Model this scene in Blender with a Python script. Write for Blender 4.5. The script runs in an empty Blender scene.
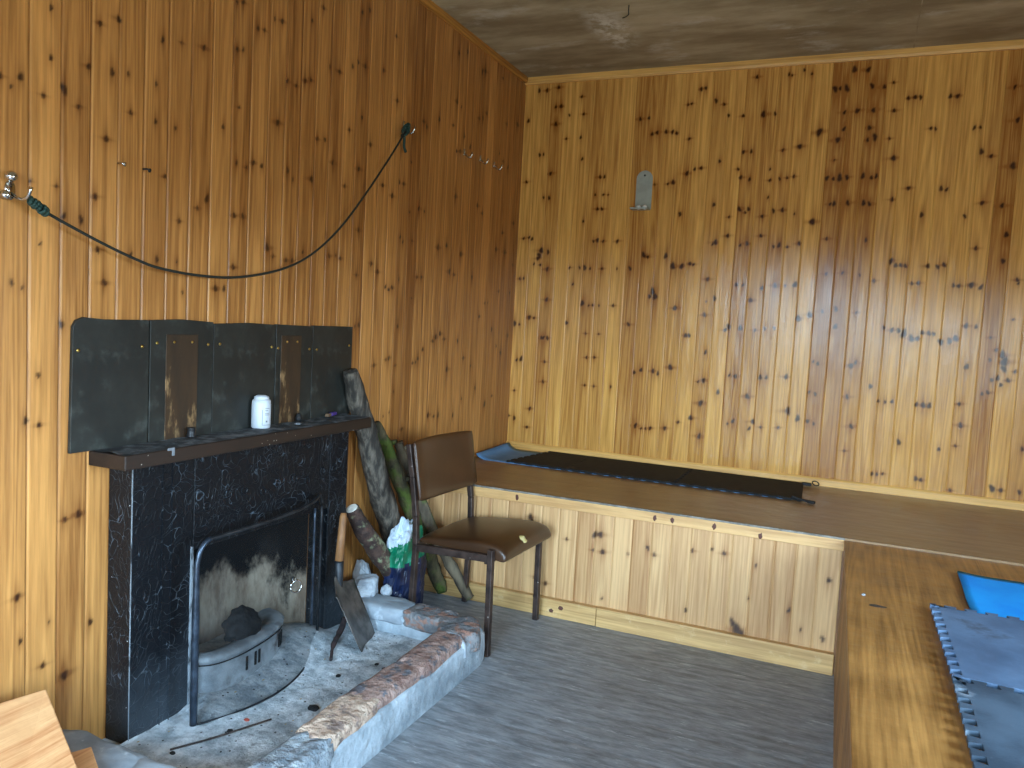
import bpy, bmesh, math, random
import numpy as np
from mathutils import Vector, Matrix, noise as mnoise

random.seed(7)
SC = bpy.context.scene
COL = SC.collection
PI = math.pi

# ------------------------------------------------------------------ helpers
def lin(c):
    return tuple(((v/255)/12.92 if v/255 <= .04045 else ((v/255+.055)/1.055)**2.4) for v in c) + (1,)

def tag(o, label=None, cat=None, group=None, kind=None):
    if label: o['label'] = label
    if cat: o['category'] = cat
    if group: o['group'] = group
    if kind: o['kind'] = kind
    return o

def empty(name, loc, label, cat, group=None):
    o = bpy.data.objects.new(name, None)
    o.empty_display_size = .05
    o.location = loc
    COL.objects.link(o)
    return tag(o, label, cat, group)

def wloc(o):
    v = Vector((0, 0, 0))
    while o:
        v += o.location
        o = o.parent
    return v

def obj(name, verts, faces, mat, parent=None, smooth=False, origin=None, bevel=0, seg=2):
    """one mesh object from world-space vertices; origin at the base centre unless it has a parent"""
    vs = [Vector(v) for v in verts]
    if parent is not None:
        org = wloc(parent)
    elif origin is not None:
        org = Vector(origin)
    else:
        xs = [v.x for v in vs]; ys = [v.y for v in vs]; zs = [v.z for v in vs]
        org = Vector(((min(xs)+max(xs))/2, (min(ys)+max(ys))/2, min(zs)))
    me = bpy.data.meshes.new(name)
    me.from_pydata([tuple(v-org) for v in vs], [], faces)
    bm = bmesh.new(); bm.from_mesh(me)
    bmesh.ops.recalc_face_normals(bm, faces=bm.faces)
    bm.to_mesh(me); bm.free()
    if smooth:
        me.polygons.foreach_set('use_smooth', [True]*len(me.polygons))
    me.materials.append(mat)
    o = bpy.data.objects.new(name, me)
    COL.objects.link(o)
    if parent is not None:
        o.parent = parent
    else:
        o.location = org
    if bevel:
        m = o.modifiers.new('bevel', 'BEVEL'); m.width = bevel; m.segments = seg; m.limit_method = 'ANGLE'; m.angle_limit = .6
    return o

class MB:
    def __init__(s): s.v = []; s.f = []
    def add(s, v, f):
        b = len(s.v); s.v += [tuple(p) for p in v]; s.f += [tuple(i+b for i in q) for q in f]; return s
    def box(s, x0, x1, y0, y1, z0, z1):
        v = [(x, y, z) for z in (z0, z1) for y in (y0, y1) for x in (x0, x1)]
        return s.add(v, [(0,2,3,1),(4,5,7,6),(0,1,5,4),(2,6,7,3),(0,4,6,2),(1,3,7,5)])
    def hexa(s, p):       # 8 points: bottom 4 (ring), top 4 (ring)
        return s.add(p, [(3,2,1,0),(4,5,6,7),(0,1,5,4),(1,2,6,5),(2,3,7,6),(3,0,4,7)])
    def prism(s, pts, d):
        n = len(pts); d = Vector(d)
        v = [Vector(p) for p in pts]; v += [p+d for p in v]
        f = [tuple(range(n)), tuple(range(2*n-1, n-1, -1))]
        f += [(i, (i+1) % n, n+(i+1) % n, n+i) for i in range(n)]
        return s.add(v, f)
    def bar(s, a, b, w, h, up=(0,0,1)):
        a = Vector(a); b = Vector(b); d = (b-a).normalized(); u = Vector(up)
        r = d.cross(u).normalized(); u = r.cross(d)
        q = [r*w/2+u*h/2, -r*w/2+u*h/2, -r*w/2-u*h/2, r*w/2-u*h/2]
        return s.hexa([a+k for k in q]+[b+k for k in q])
    def tube(s, pts, r, n=8, caps=True, jitter=None, flat=None):
        pts = [Vector(p) for p in pts]; m = len(pts)
        rr = r if isinstance(r, (list, tuple)) else [r]*m
        t0 = (pts[1]-pts[0]).normalized()
        ref = Vector((0,0,1)) if abs(t0.z) < .9 else Vector((1,0,0))
        x = t0.cross(ref).normalized(); V = []
        for i, p in enumerate(pts):
            t = (pts[min(i+1, m-1)]-pts[max(i-1, 0)]).normalized()
            x = (x - t*x.dot(t)).normalized(); y = t.cross(x)
            for k in range(n):
                a = 2*PI*k/n; d = x*math.cos(a)+y*math.sin(a); q = rr[i]
                if jitter: q *= jitter(p+d*rr[i], a)
                V.append(p+d*q)
        F = [(i*n+k, i*n+(k+1) % n, (i+1)*n+(k+1) % n, (i+1)*n+k) for i in range(m-1) for k in range(n)]
        if caps: F += [tuple(range(n-1, -1, -1)), tuple((m-1)*n+k for k in range(n))]
        return s.add(V, F)
    def lathe(s, prof, c, axis=(0,0,1), n=20):   # prof: (r, h) along axis
        a = Vector(axis).normalized(); ref = Vector((1,0,0)) if abs(a.x) < .9 else Vector((0,1,0))
        x = a.cross(ref).normalized(); y = a.cross(x); c = Vector(c)
        V = [c+a*h+(x*math.cos(2*PI*k/n)+y*math.sin(2*PI*k/n))*max(r, 1e-4) for r, h in prof for k in range(n)]
        m = len(prof)
        F = [(i*n+k, i*n+(k+1) % n, (i+1)*n+(k+1) % n, (i+1)*n+k) for i in range(m-1) for k in range(n)]
        F += [tuple(range(n)), tuple((m-1)*n+k for k in range(n))]
        return s.add(V, F)
    def torus(s, c, R, r, axis=(1,0,0), n=18, k=6, arc=1.0):
        a = Vector(axis).normalized(); ref = Vector((0,0,1)) if abs(a.z) < .9 else Vector((1,0,0))
        x = a.cross(ref).normalized(); y = a.cross(x); c = Vector(c)
        pts = [c+(x*math.cos(2*PI*i*arc/n)+y*math.sin(2*PI*i*arc/n))*R for i in range(n+1)]
        return s.tube(pts, r, k)
    def grid(s, fn, nu, nv):
        V = [fn(i/nu, j/nv) for j in range(nv+1) for i in range(nu+1)]
        w = nu+1
        return s.add(V, [(j*w+i, j*w+i+1, (j+1)*w+i+1, (j+1)*w+i) for j in range(nv) for i in range(nu)])
    def blob(s, c, r, seed=0, amp=.15, fr=2.0, p=2.0, nu=20, nv=12, zmin=None, rot=0, oct=3):
        c = Vector(c); V = []; sg = lambda v, e: math.copysign(abs(v)**e, v)
        R = Matrix.Rotation(rot, 3, 'Z')
        for j in range(nv+1):
            th = -PI/2+PI*j/nv
            for i in range(nu):
                ph = 2*PI*i/nu; e = 2/p
                d = Vector((sg(math.cos(th), e)*sg(math.cos(ph), e), sg(math.cos(th), e)*sg(math.sin(ph), e), sg(math.sin(th), e)))
                k = 1+amp*mnoise.fractal(d*fr+Vector((seed*7.3, seed*3.1, seed)), 1.0, 2.0, oct)
                q = R @ Vector((d.x*r[0]*k, d.y*r[1]*k, d.z*r[2]*k))+c
                if zmin is not None and q.z < zmin: q.z = zmin
                V.append(q)
        F = [(j*nu+i, j*nu+(i+1) % nu, (j+1)*nu+(i+1) % nu, (j+1)*nu+i) for j in range(nv) for i in range(nu)]
        return s.add(V, F)
    def build(s, name, mat, parent=None, **k):
        return obj(name, s.v, s.f, mat, parent, **k)

def structure(o):
    o['kind'] = 'structure'; return o

# ------------------------------------------------------------------ materials
class NT:
    def __init__(s, name):
        s.m = bpy.data.materials.new(name); s.m.use_nodes = True
        s.t = s.m.node_tree; s.p = s.t.nodes['Principled BSDF']
    def n(s, typ, ins=None, **props):
        o = s.t.nodes.new('ShaderNode'+typ)
        for k, v in props.items(): setattr(o, k, v)
        for k, v in (ins or {}).items(): s.put(o.inputs[k], v)
        return o
    def put(s, sock, v):
        if isinstance(v, bpy.types.NodeSocket): s.t.links.new(v, sock)
        elif isinstance(v, bpy.types.Node): s.t.links.new(v.outputs[0], sock)
        else: sock.default_value = v
    def math(s, op, a, b=0., c=None, clamp=False):
        o = s.t.nodes.new('ShaderNodeMath'); o.operation = op; o.use_clamp = clamp
        s.put(o.inputs[0], a); s.put(o.inputs[1], b)
        if c is not None: s.put(o.inputs[2], c)
        return o.outputs[0]
    def mix(s, f, a, b, mode='MIX'):
        o = s.t.nodes.new('ShaderNodeMix'); o.data_type = 'RGBA'; o.blend_type = mode
        s.put(o.inputs[0], f); s.put(o.inputs[6], a); s.put(o.inputs[7], b)
        return o.outputs[2]
    def ss(s, v, lo, hi):
        o = s.t.nodes.new('ShaderNodeMapRange'); o.interpolation_type = 'SMOOTHSTEP'
        s.put(o.inputs[0], v); o.inputs[1].default_value = lo; o.inputs[2].default_value = hi
        return o.outputs[0]
    def coord(s, stretch=(1,1,1), off=None):
        c = s.n('TexCoord').outputs['Object']
        if off is not None:
            c = s.n('VectorMath', {0: c, 1: off}, operation='ADD').outputs[0]
        return s.n('Mapping', {'Vector': c, 'Scale': stretch}).outputs[0]
    def noise(s, vec, scale, detail=5, rough=.55, dist=0):
        return s.n('TexNoise', {'Vector': vec, 'Scale': scale, 'Detail': detail, 'Roughness': rough, 'Distortion': dist}).outputs[0]
    def bump(s, h, strength=.2, dist=.01):
        b = s.n('Bump', {'Height': h, 'Strength': strength, 'Distance': dist})
        s.put(s.p.inputs['Normal'], b.outputs[0])
    def fin(s, col, rough=.5, metal=0, spec=.5):
        s.put(s.p.inputs['Base Color'], col); s.put(s.p.inputs['Roughness'], rough)
        s.put(s.p.inputs['Metallic'], metal); s.put(s.p.inputs['Specular IOR Level'], spec)
        return s.m

def pine(name, axis='z', attr=False, tone=.5, light=(212,151,84), dark=(128,78,36), rough=.38, dirt=None, spec=.5, blot=.35, scuff=0):
    T = NT(name)
    st = {'z': (1,1,.035), 'x': (.035,1,1), 'y': (1,.035,1)}[axis]
    off = None
    if attr:
        bid = T.n('Attribute', attribute_name='bid').outputs['Fac']
        off = T.n('CombineXYZ', {0: T.math('MULTIPLY', bid, 13.), 1: T.math('MULTIPLY', bid, 7.), 2: T.math('MULTIPLY', bid, 31.)}).outputs[0]
        tn = T.n('Attribute', attribute_name='tone').outputs['Fac']
        kn = T.n('Attribute', attribute_name='knot').outputs['Fac']
        ha = T.n('Attribute', attribute_name='halo').outputs['Fac']
    else:
        tn = tone
    v = T.coord(st, off)
    warp = T.noise(v, 9., 2, .5)
    ring = T.math('MULTIPLY_ADD', T.math('SINE', T.math('MULTIPLY', warp, 95.)), .5, .5)
    fine = T.noise(v, 160., 4, .6)
    wide = T.noise(v, 26., 6, .65)
    blotch = T.noise(T.coord((1,1,1) if axis != 'z' else (1,1,.5), off), 3.5, 4, .6)
    f = T.math('ADD', T.math('MULTIPLY', T.math('SUBTRACT', ring, .3), .26), T.math('MULTIPLY', T.math('SUBTRACT', fine, .5), .9))
    f = T.math('ADD', f, T.math('MULTIPLY', T.math('SUBTRACT', wide, .5), 1.35))
    f = T.math('ADD', f, T.math('MULTIPLY', T.math('SUBTRACT', blotch, .5), blot))
    f = T.math('ADD', f, tn)
    if attr: f = T.math('SUBTRACT', f, T.math('MULTIPLY', ha, .42))
    f = T.math('ADD', f, 0., clamp=True)
    c = T.mix(f, lin(dark), lin(light))
    if attr: c = T.mix(kn, c, lin((44, 18, 6)))
    if scuff:
        s2 = T.ss(T.noise(T.coord((1, 1, 1)), 14., 6, .7), .55, .75)
        c = T.mix(T.math('MULTIPLY', s2, scuff), c, lin((226, 196, 150)))
    if dirt:
        z = T.n('SeparateXYZ', {0: T.n('TexCoord').outputs['Object']}).outputs[2]
        g = T.math('ADD', T.math('MULTIPLY', z, -1.), T.math('MULTIPLY', T.noise(T.coord((1, 1, 1)), 6., 5, .6), .25))
        c = T.mix(T.math('MULTIPLY', T.ss(g, dirt[0], dirt[1]), .55), c, lin((88, 74, 62)))
    wav = T.noise(T.coord((1, 1, .22) if axis == 'z' else (1, 1, 1)), 16., 3, .5)
    T.bump(T.math('ADD', T.math('MULTIPLY', fine, .35), T.math('MULTIPLY', wav, 1.6)), .32, .006)
    r = T.math('ADD', rough, T.math('MULTIPLY', T.math('SUBTRACT', blotch, .5), .25))
    return T.fin(c, r, 0, spec)

def noisy(name, A, B, scale=8, detail=6, lo=.35, hi=.65, rough=.6, bump=.25, bscale=None, stretch=(1,1,1), dots=None, metal=0, spec=.5, bdist=.01, third=None, nr=.6):
    T = NT(name)
    v = T.coord(stretch)
    n1 = T.noise(v, scale, detail, nr)
    c = T.mix(T.ss(n1, lo, hi), lin(A), lin(B))
    if third:   # colour, scale, lo, hi
        c = T.mix(T.ss(T.noise(T.coord(third[4] if len(third) > 4 else (1, 1, 1)), third[1], 5, .6), third[2], third[3]), c, lin(third[0]))
    if dots:    # colour, scale, radius, density
        d = T.n('TexVoronoi', {'Vector': T.coord((1, 1, 1)), 'Scale': dots[1], 'Randomness': 1.})
        k = T.math('MULTIPLY', T.math('LESS_THAN', d.outputs['Distance'], dots[2]), T.math('LESS_THAN', T.n('SeparateColor', {0: d.outputs['Color']}).outputs[0], dots[3]))
        c = T.mix(k, c, lin(dots[0]))
    if bump:
        T.bump(T.noise(v, bscale or scale*3, 5, .6), bump, bdist)
    return T.fin(c, rough, metal, spec)

def plain(name, c, rough=.5, metal=0, spec=.5):
    T = NT(name)
    n = T.noise(T.coord(), 30., 3, .5)
    return T.fin(T.mix(T.math('MULTIPLY', n, .25), lin(c), lin(tuple(v*.7 for v in c))), rough, metal, spec)
SKY, EXPO = 8.0, 2.35
M = {}
M['pine_left'] = pine('varnished_pine_left', 'z', True, dirt=(.10, .24), rough=.36)
M['pine_back'] = pine('varnished_pine_back', 'z', True, light=(228,172,92), dark=(150,94,40), rough=.2, spec=.34)
M['pine_bench'] = pine('pale_pine_front', 'z', True, light=(216,172,120), dark=(158,108,62), rough=.5)
M['knot_brown'] = plain('brown_knot', (92,50,36), .6)
M['pine_side'] = pine('pine_side', 'z', True, light=(176,124,66), dark=(110,70,34), rough=.5)
M['trim_x'] = pine('pine_trim_x', 'x', tone=.75, light=(226,174,96), dark=(156,102,44), rough=.45)
M['trim_y'] = pine('pine_trim_y', 'y', tone=.45, light=(204,146,70), dark=(126,76,28), rough=.45)
M['rail'] = pine('pine_rail', 'x', tone=.75, light=(216,170,112), dark=(160,110,60), rough=.45)
M['skirting'] = pine('scuffed_skirting', 'x', tone=.6, light=(214,172,112), dark=(146,102,54), rough=.5, scuff=.6)
M['board_top'] = pine('worn_platform_board', 'x', tone=.5, light=(150,118,82), dark=(108,80,52), rough=.33, spec=.5, blot=.6)
M['right_top'] = pine('orange_platform_board', 'y', tone=.5, light=(184,130,70), dark=(112,72,34), rough=.4, spec=.4, blot=1.7)
M['split'] = pine('fresh_split_wood', 'y', tone=.6, light=(240,188,134), dark=(190,114,66), rough=.7, spec=.2, blot=.6)
M['mantle'] = noisy('dark_brown_wood', (26,16,11), (42,27,18), 14, rough=.55, stretch=(1,.08,1), bump=.1, dots=((150,140,130), 55, .12, .12))
M['soot_top'] = noisy('sooty_mantel_top', (40,41,43), (112,116,120), 20, lo=.4, hi=.72, rough=.85, dots=((130,130,130), 60, .12, .08))
M['slate'] = noisy('black_slate', (25,26,23), (39,40,36), 6, rough=.55, bump=.12, dots=((120,124,118), 45, .06, .10), third=((74,78,74), 13, .52, .85))
M['rust'] = noisy('brown_plate', (44,30,16), (62,42,22), 12, stretch=(1,1,.25), rough=.6, bump=.1, third=((150,118,80), 26, .56, .72, (1,1,.35)))
M['brass'] = plain('brass', (200,168,90), .3, 1)
M['bolt'] = plain('bright_bolt', (236,238,240), .4)
M['steel'] = noisy('galvanised_steel', (148,153,147), (164,168,162), 12, rough=.4, metal=.35, bump=.05)
M['edging'] = noisy('worn_edging', (96,90,82), (146,138,126), 25, rough=.6)
M['chrome'] = plain('chrome', (200,200,200), .15, 1)
M['iron'] = noisy('dark_iron', (34,36,40), (62,64,68), 20, rough=.5, metal=.6, bump=.1)
M['blade'] = noisy('worn_steel_blade', (74,68,64), (120,112,106), 14, rough=.45, metal=.55, bump=.12)
M['handle'] = noisy('worn_wood_handle', (104,66,36), (156,108,66), 18, stretch=(1,1,.1), rough=.6)
M['cord'] = plain('dark_green_cord', (28,34,30), .7)
M['knot'] = plain('green_cord_knot', (26,58,52), .7)
M['vinyl'] = noisy('brown_vinyl', (56,35,20), (66,42,25), 6, rough=.34, bump=.04, bscale=180, dots=((170,160,150), 16, .05, .25))
M['vinyl_back'] = noisy('brown_vinyl_back', (60,37,21), (70,44,26), 5, rough=.36, bump=.04, bscale=180)
M['tube'] = noisy('chipped_brown_steel', (46,34,30), (72,56,50), 24, rough=.45, metal=.3, bump=.08, dots=((150,140,134), 40, .14, .15))
M['foam_tear'] = noisy('exposed_foam', (196,176,110), (226,210,150), 40, rough=.9)
M['blue_foam'] = noisy('blue_foam', (4,146,240), (20,162,246), 5, rough=.7, bump=.05, dots=((150,200,240), 22, .05, .2), spec=.3)
M['blue_roll'] = noisy('blue_roll_foam', (84,128,172), (98,142,184), 5, rough=.65, bump=.05, spec=.3)
M['blue_edge'] = plain('pale_blue_foam_edge', (130,180,225), .8)
M['black_foam'] = noisy('black_foam', (28,28,29), (38,38,39), 30, rough=.75, bump=.1, bscale=300, spec=.15)
M['grey_foam'] = noisy('grey_foam', (68,88,114), (94,118,146), 4, rough=.65, bump=.15, bscale=250, third=((62,70,84), 5, .56, .7), dots=((24,26,30), 14, .09, .16), spec=.4)
M['grey_foam_dark'] = noisy('dirty_grey_foam', (48,62,76), (76,92,108), 5, rough=.65, bump=.15, bscale=250, third=((126,138,150), 8, .60, .72), spec=.4)
M['strap'] = plain('black_strap', (16,16,18), .7)
M['bottle'] = plain('white_plastic', (206,212,220), .35)
M['label_grey'] = plain('grey_print', (120,124,130), .6)
M['stub'] = plain('dark_tin', (48,48,50), .4, .5)
M['purple'] = plain('purple_plastic', (78,54,130), .4)
M['tan_plastic'] = plain('tan_paper', (110,86,64), .7)
M['bag_green'] = noisy('green_plastic_bag', (0,104,74), (10,128,92), 9, rough=.35, bump=.25, bscale=14, bdist=.02)
M['bag_white'] = noisy('white_plastic_bag', (160,180,198), (206,218,228), 9, rough=.4, bump=.2, bscale=14, bdist=.02)
M['bag_navy'] = noisy('navy_plastic_bag', (14,22,46), (26,38,72), 8, rough=.35, bump=.3, bscale=12, bdist=.02, third=((190,205,225), 22, .66, .7))
M['pale_stone'] = noisy('pale_stone', (142,148,156), (186,192,198), 12, rough=.9, bump=.5, bscale=30, dots=((140,130,130), 40, .1, .3))
M['charcoal'] = noisy('charcoal', (10,10,11), (30,30,32), 30, rough=.8, bump=.6, bscale=60)
M['red_scrap'] = plain('red_scrap', (170,70,54), .7)
M['twig'] = noisy('charred_twig', (40,32,30), (74,60,54), 30, rough=.8)
M['char_stick'] = noisy('burnt_stick', (34,28,30), (70,52,50), 30, rough=.8)
M['wire'] = plain('dark_wire', (20,18,18), .5)
M['bark_grey'] = noisy('weathered_bark', (42,37,32), (116,106,94), 34, stretch=(1,1,.22), lo=.4, hi=.72, rough=.85, bump=.7, bscale=34, bdist=.02, third=((150,118,78), 16, .66, .74, (1,1,.3)))
M['bark_moss'] = noisy('mossy_bark', (50,44,28), (92,80,52), 20, stretch=(1,1,.4), rough=.9, bump=.8, bscale=50, bdist=.02, third=((74,88,28), 9, .44, .6))
M['bark_brown'] = noisy('lichen_bark', (44,28,24), (78,56,46), 18, rough=.8, bump=.6, bscale=34, bdist=.02, third=((132,136,104), 20, .5, .66))
M['bark_slim'] = noisy('slim_bark', (70,60,48), (112,98,78), 22, stretch=(1,1,.3), rough=.9, bump=.7, bscale=40, bdist=.015, third=((78,86,42), 8, .55, .7))
M['cut'] = noisy('cut_wood', (150,112,66), (196,156,100), 30, stretch=(1,1,.2), rough=.8)
M['cut_pale'] = noisy('pale_cut_end', (196,190,178), (226,220,208), 30, rough=.85)
M['plaster'] = noisy('cement_face', (138,148,156), (184,194,202), 7, rough=.92, bump=.5, bscale=26, bdist=.02, third=((196,204,210), 13, .58, .72))
def stone_mat(name, A, B, C): return noisy(name, A, B, 14, lo=.38, hi=.62, rough=.9, bump=1.0, bscale=34, bdist=.03, third=(C, 22, .5, .62, (1,1,1.6)))
M['stone_red'] = stone_mat('red_kerb_stone', (146,114,104), (182,150,138), (108,106,112))
M['stone_orange'] = stone_mat('orange_kerb_stone', (196,160,138), (218,190,168), (146,124,114))
M['stone_grey'] = stone_mat('grey_kerb_stone', (120,128,136), (152,160,168), (180,188,194))
M['stone_mix'] = stone_mat('grey_red_kerb_stone', (104,106,110), (140,136,136), (160,120,104))
M['stone_slab'] = noisy('grey_slab_stone', (126,134,142), (160,168,176), 6, rough=.9, bump=.4, bscale=24, third=((196,204,212), 14, .6, .75))

# ash, with bits of charcoal and straw lying in it
T = NT('wood_ash')
v = T.coord()
c = T.mix(T.ss(T.noise(v, 12., 7, .72), .36, .64), lin((166,176,184)), lin((242,247,252)))
c = T.mix(T.math('MULTIPLY', T.ss(T.noise(v, 26., 5, .7), .58, .72), .6), c, lin((112,114,118)))
d = T.n('TexVoronoi', {'Vector': v, 'Scale': 48., 'Randomness': 1.})
k = T.math('MULTIPLY', T.math('LESS_THAN', d.outputs['Distance'], .17), T.math('LESS_THAN', T.n('SeparateColor', {0: d.outputs['Color']}).outputs[0], .2))
c = T.mix(k, c, lin((30,28,30)))
d2 = T.n('TexVoronoi', {'Vector': T.coord((1,.5,1)), 'Scale': 70., 'Randomness': 1.})
k2 = T.math('MULTIPLY', T.math('LESS_THAN', d2.outputs['Distance'], .2), T.math('LESS_THAN', T.n('SeparateColor', {0: d2.outputs['Color']}).outputs[1], .07))
c = T.mix(k2, c, lin((206,176,124)))
T.bump(T.noise(v, 50., 6, .75), .9, .02)
M['ash'] = T.fin(c, .95, 0, .2)

# black painted pressed tiles with worn pale scratches
T = NT('black_relief_tile')
v = T.coord()
w = T.noise(v, 7., 3, .5)
vv = T.n('VectorMath', {0: v, 1: T.n('TexNoise', {'Vector': v, 'Scale': 5., 'Detail': 2.}).outputs[1]}, operation='ADD').outputs[0]
e = T.n('TexVoronoi', {'Vector': T.n('Mapping', {'Vector': vv, 'Scale': (1, 1, .45)}).outputs[0], 'Scale': 17., 'Randomness': 1.}, feature='DISTANCE_TO_EDGE').outputs['Distance']
line = T.math('SUBTRACT', 1., T.ss(e, 0., .035))
wear = T.ss(T.noise(v, 14., 5, .7), .44, .66)
lo = T.n('SeparateXYZ', {0: v}).outputs[2]
c = T.mix(T.math('MULTIPLY', T.math('MULTIPLY', line, wear), .6), lin((9,13,19)), lin((112,124,136)))
dust = T.math('MULTIPLY', T.ss(T.math('ADD', T.math('MULTIPLY', lo, -1.), T.math('MULTIPLY', w, .4)), -.12, .22), .30)
c = T.mix(dust, c, lin((96,106,116)))
dd = T.n('TexVoronoi', {'Vector': v, 'Scale': 60., 'Randomness': 1.})
k = T.math('MULTIPLY', T.math('LESS_THAN', dd.outputs['Distance'], .11), T.math('LESS_THAN', T.n('SeparateColor', {0: dd.outputs['Color']}).outputs[0], .09))
c = T.mix(k, c, lin((190,196,200)))
T.bump(T.math('ADD', line, T.math('MULTIPLY', T.noise(v, 70., 4, .6), .8)), .5, .006)
M['tile'] = T.fin(c, .45, 0, .32)

# fireclay back, sooted at the top
T = NT('sooted_fireclay')
v = T.coord()
z = T.n('SeparateXYZ', {0: v}).outputs[2]
n = T.noise(T.coord((1,1,.5)), 7., 5, .65)
c = T.mix(T.ss(T.noise(T.coord((1,1,.35)), 14., 5, .65), .35, .65), lin((150,130,112)), lin((214,198,176)))
s = T.ss(T.math('ADD', z, T.math('MULTIPLY', T.math('SUBTRACT', n, .5), .55)), .235, .335)
c = T.mix(s, c, lin((14,14,16)))
T.bump(n, .4, .02)
M['fireclay'] = T.fin(c, .9, 0, .2)

M['fender'] = noisy('ashy_cast_iron', (126,132,138), (178,186,192), 8, rough=.85, bump=.3, bscale=30, third=((88,74,68), 5, .55, .7))
M['dark_slot'] = plain('dark_slot', (14,14,15), .9)
M['white_edge'] = noisy('chipped_pale_edge', (36,38,42), (128,136,144), 40, stretch=(1,1,.3), lo=.36, hi=.5, rough=.6)
M['guard_frame'] = noisy('guard_steel', (46,54,66), (78,90,106), 20, rough=.35, metal=.6, bump=.05)

# fine spark mesh: wires too thin to resolve, so part of the light passes between them
T = NT('spark_mesh')
v = T.coord()
hz = T.n('SeparateXYZ', {0: v}).outputs[2]
col = T.mix(T.ss(T.noise(v, 5., 5, .6), .45, .75), lin((16,18,22)), lin((66,64,64)))
T.fin(col, .6, .3, .4)
tr = T.n('BsdfTransparent')
mx = T.n('MixShader', {0: .36})
T.put(mx.inputs[1], tr.outputs[0]); T.put(mx.inputs[2], T.p.outputs[0])
T.put(T.t.nodes['Material Output'].inputs['Surface'], mx.outputs[0])
M['mesh'] = T.m

# floor of worn grey-painted boards
T = NT('worn_grey_floor')
bid = T.n('Attribute', attribute_name='bid').outputs['Fac']
tn = T.n('Attribute', attribute_name='tone').outputs['Fac']
off = None
a = T.noise(T.coord((.22,1,1), off), 40., 7, .72)
b = T.noise(T.coord((.4,1,1), off), 9., 6, .65)
f = T.math('ADD', T.math('MULTIPLY', T.ss(a, .35, .65), .58), T.math('MULTIPLY', T.math('SUBTRACT', b, .35), .9))
f = T.math('ADD', f, T.math('MULTIPLY', T.math('SUBTRACT', tn, .5), .25), clamp=True)
c = T.mix(f, lin((100,102,106)), lin((168,170,174)))
sc2 = T.ss(T.noise(T.coord((.2,1,1), off), 38., 6, .8), .55, .7)
c = T.mix(T.math('MULTIPLY', sc2, .75), c, lin((206,210,214)))
T.bump(a, .3, .004)
M['floor'] = T.fin(c, T.math('ADD', .42, T.math('MULTIPLY', b, .2)), 0, .45)

# stained ceiling board
T = NT('stained_ceiling')
v = T.coord((1,1,1))
n1 = T.noise(T.coord((.35,1,1)), 4., 6, .65)
c = T.mix(T.ss(n1, .35, .7), lin((138,122,94)), lin((186,172,142)))
c = T.mix(T.math('MULTIPLY', T.ss(T.noise(T.coord((.5,1,1)), 5.5, 6, .7), .54, .72), .6), c, lin((206,202,188)))
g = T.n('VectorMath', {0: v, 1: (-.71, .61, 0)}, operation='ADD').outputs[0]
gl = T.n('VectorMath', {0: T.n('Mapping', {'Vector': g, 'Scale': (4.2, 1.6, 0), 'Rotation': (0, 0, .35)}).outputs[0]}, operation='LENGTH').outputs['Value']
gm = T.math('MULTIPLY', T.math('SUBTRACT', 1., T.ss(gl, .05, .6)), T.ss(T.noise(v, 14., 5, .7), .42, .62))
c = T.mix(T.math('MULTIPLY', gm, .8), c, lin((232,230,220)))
M['ceiling'] = T.fin(c, .8, 0, .3)
M['plain_wall'] = pine('pine_far', 'z', tone=.5)
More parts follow.
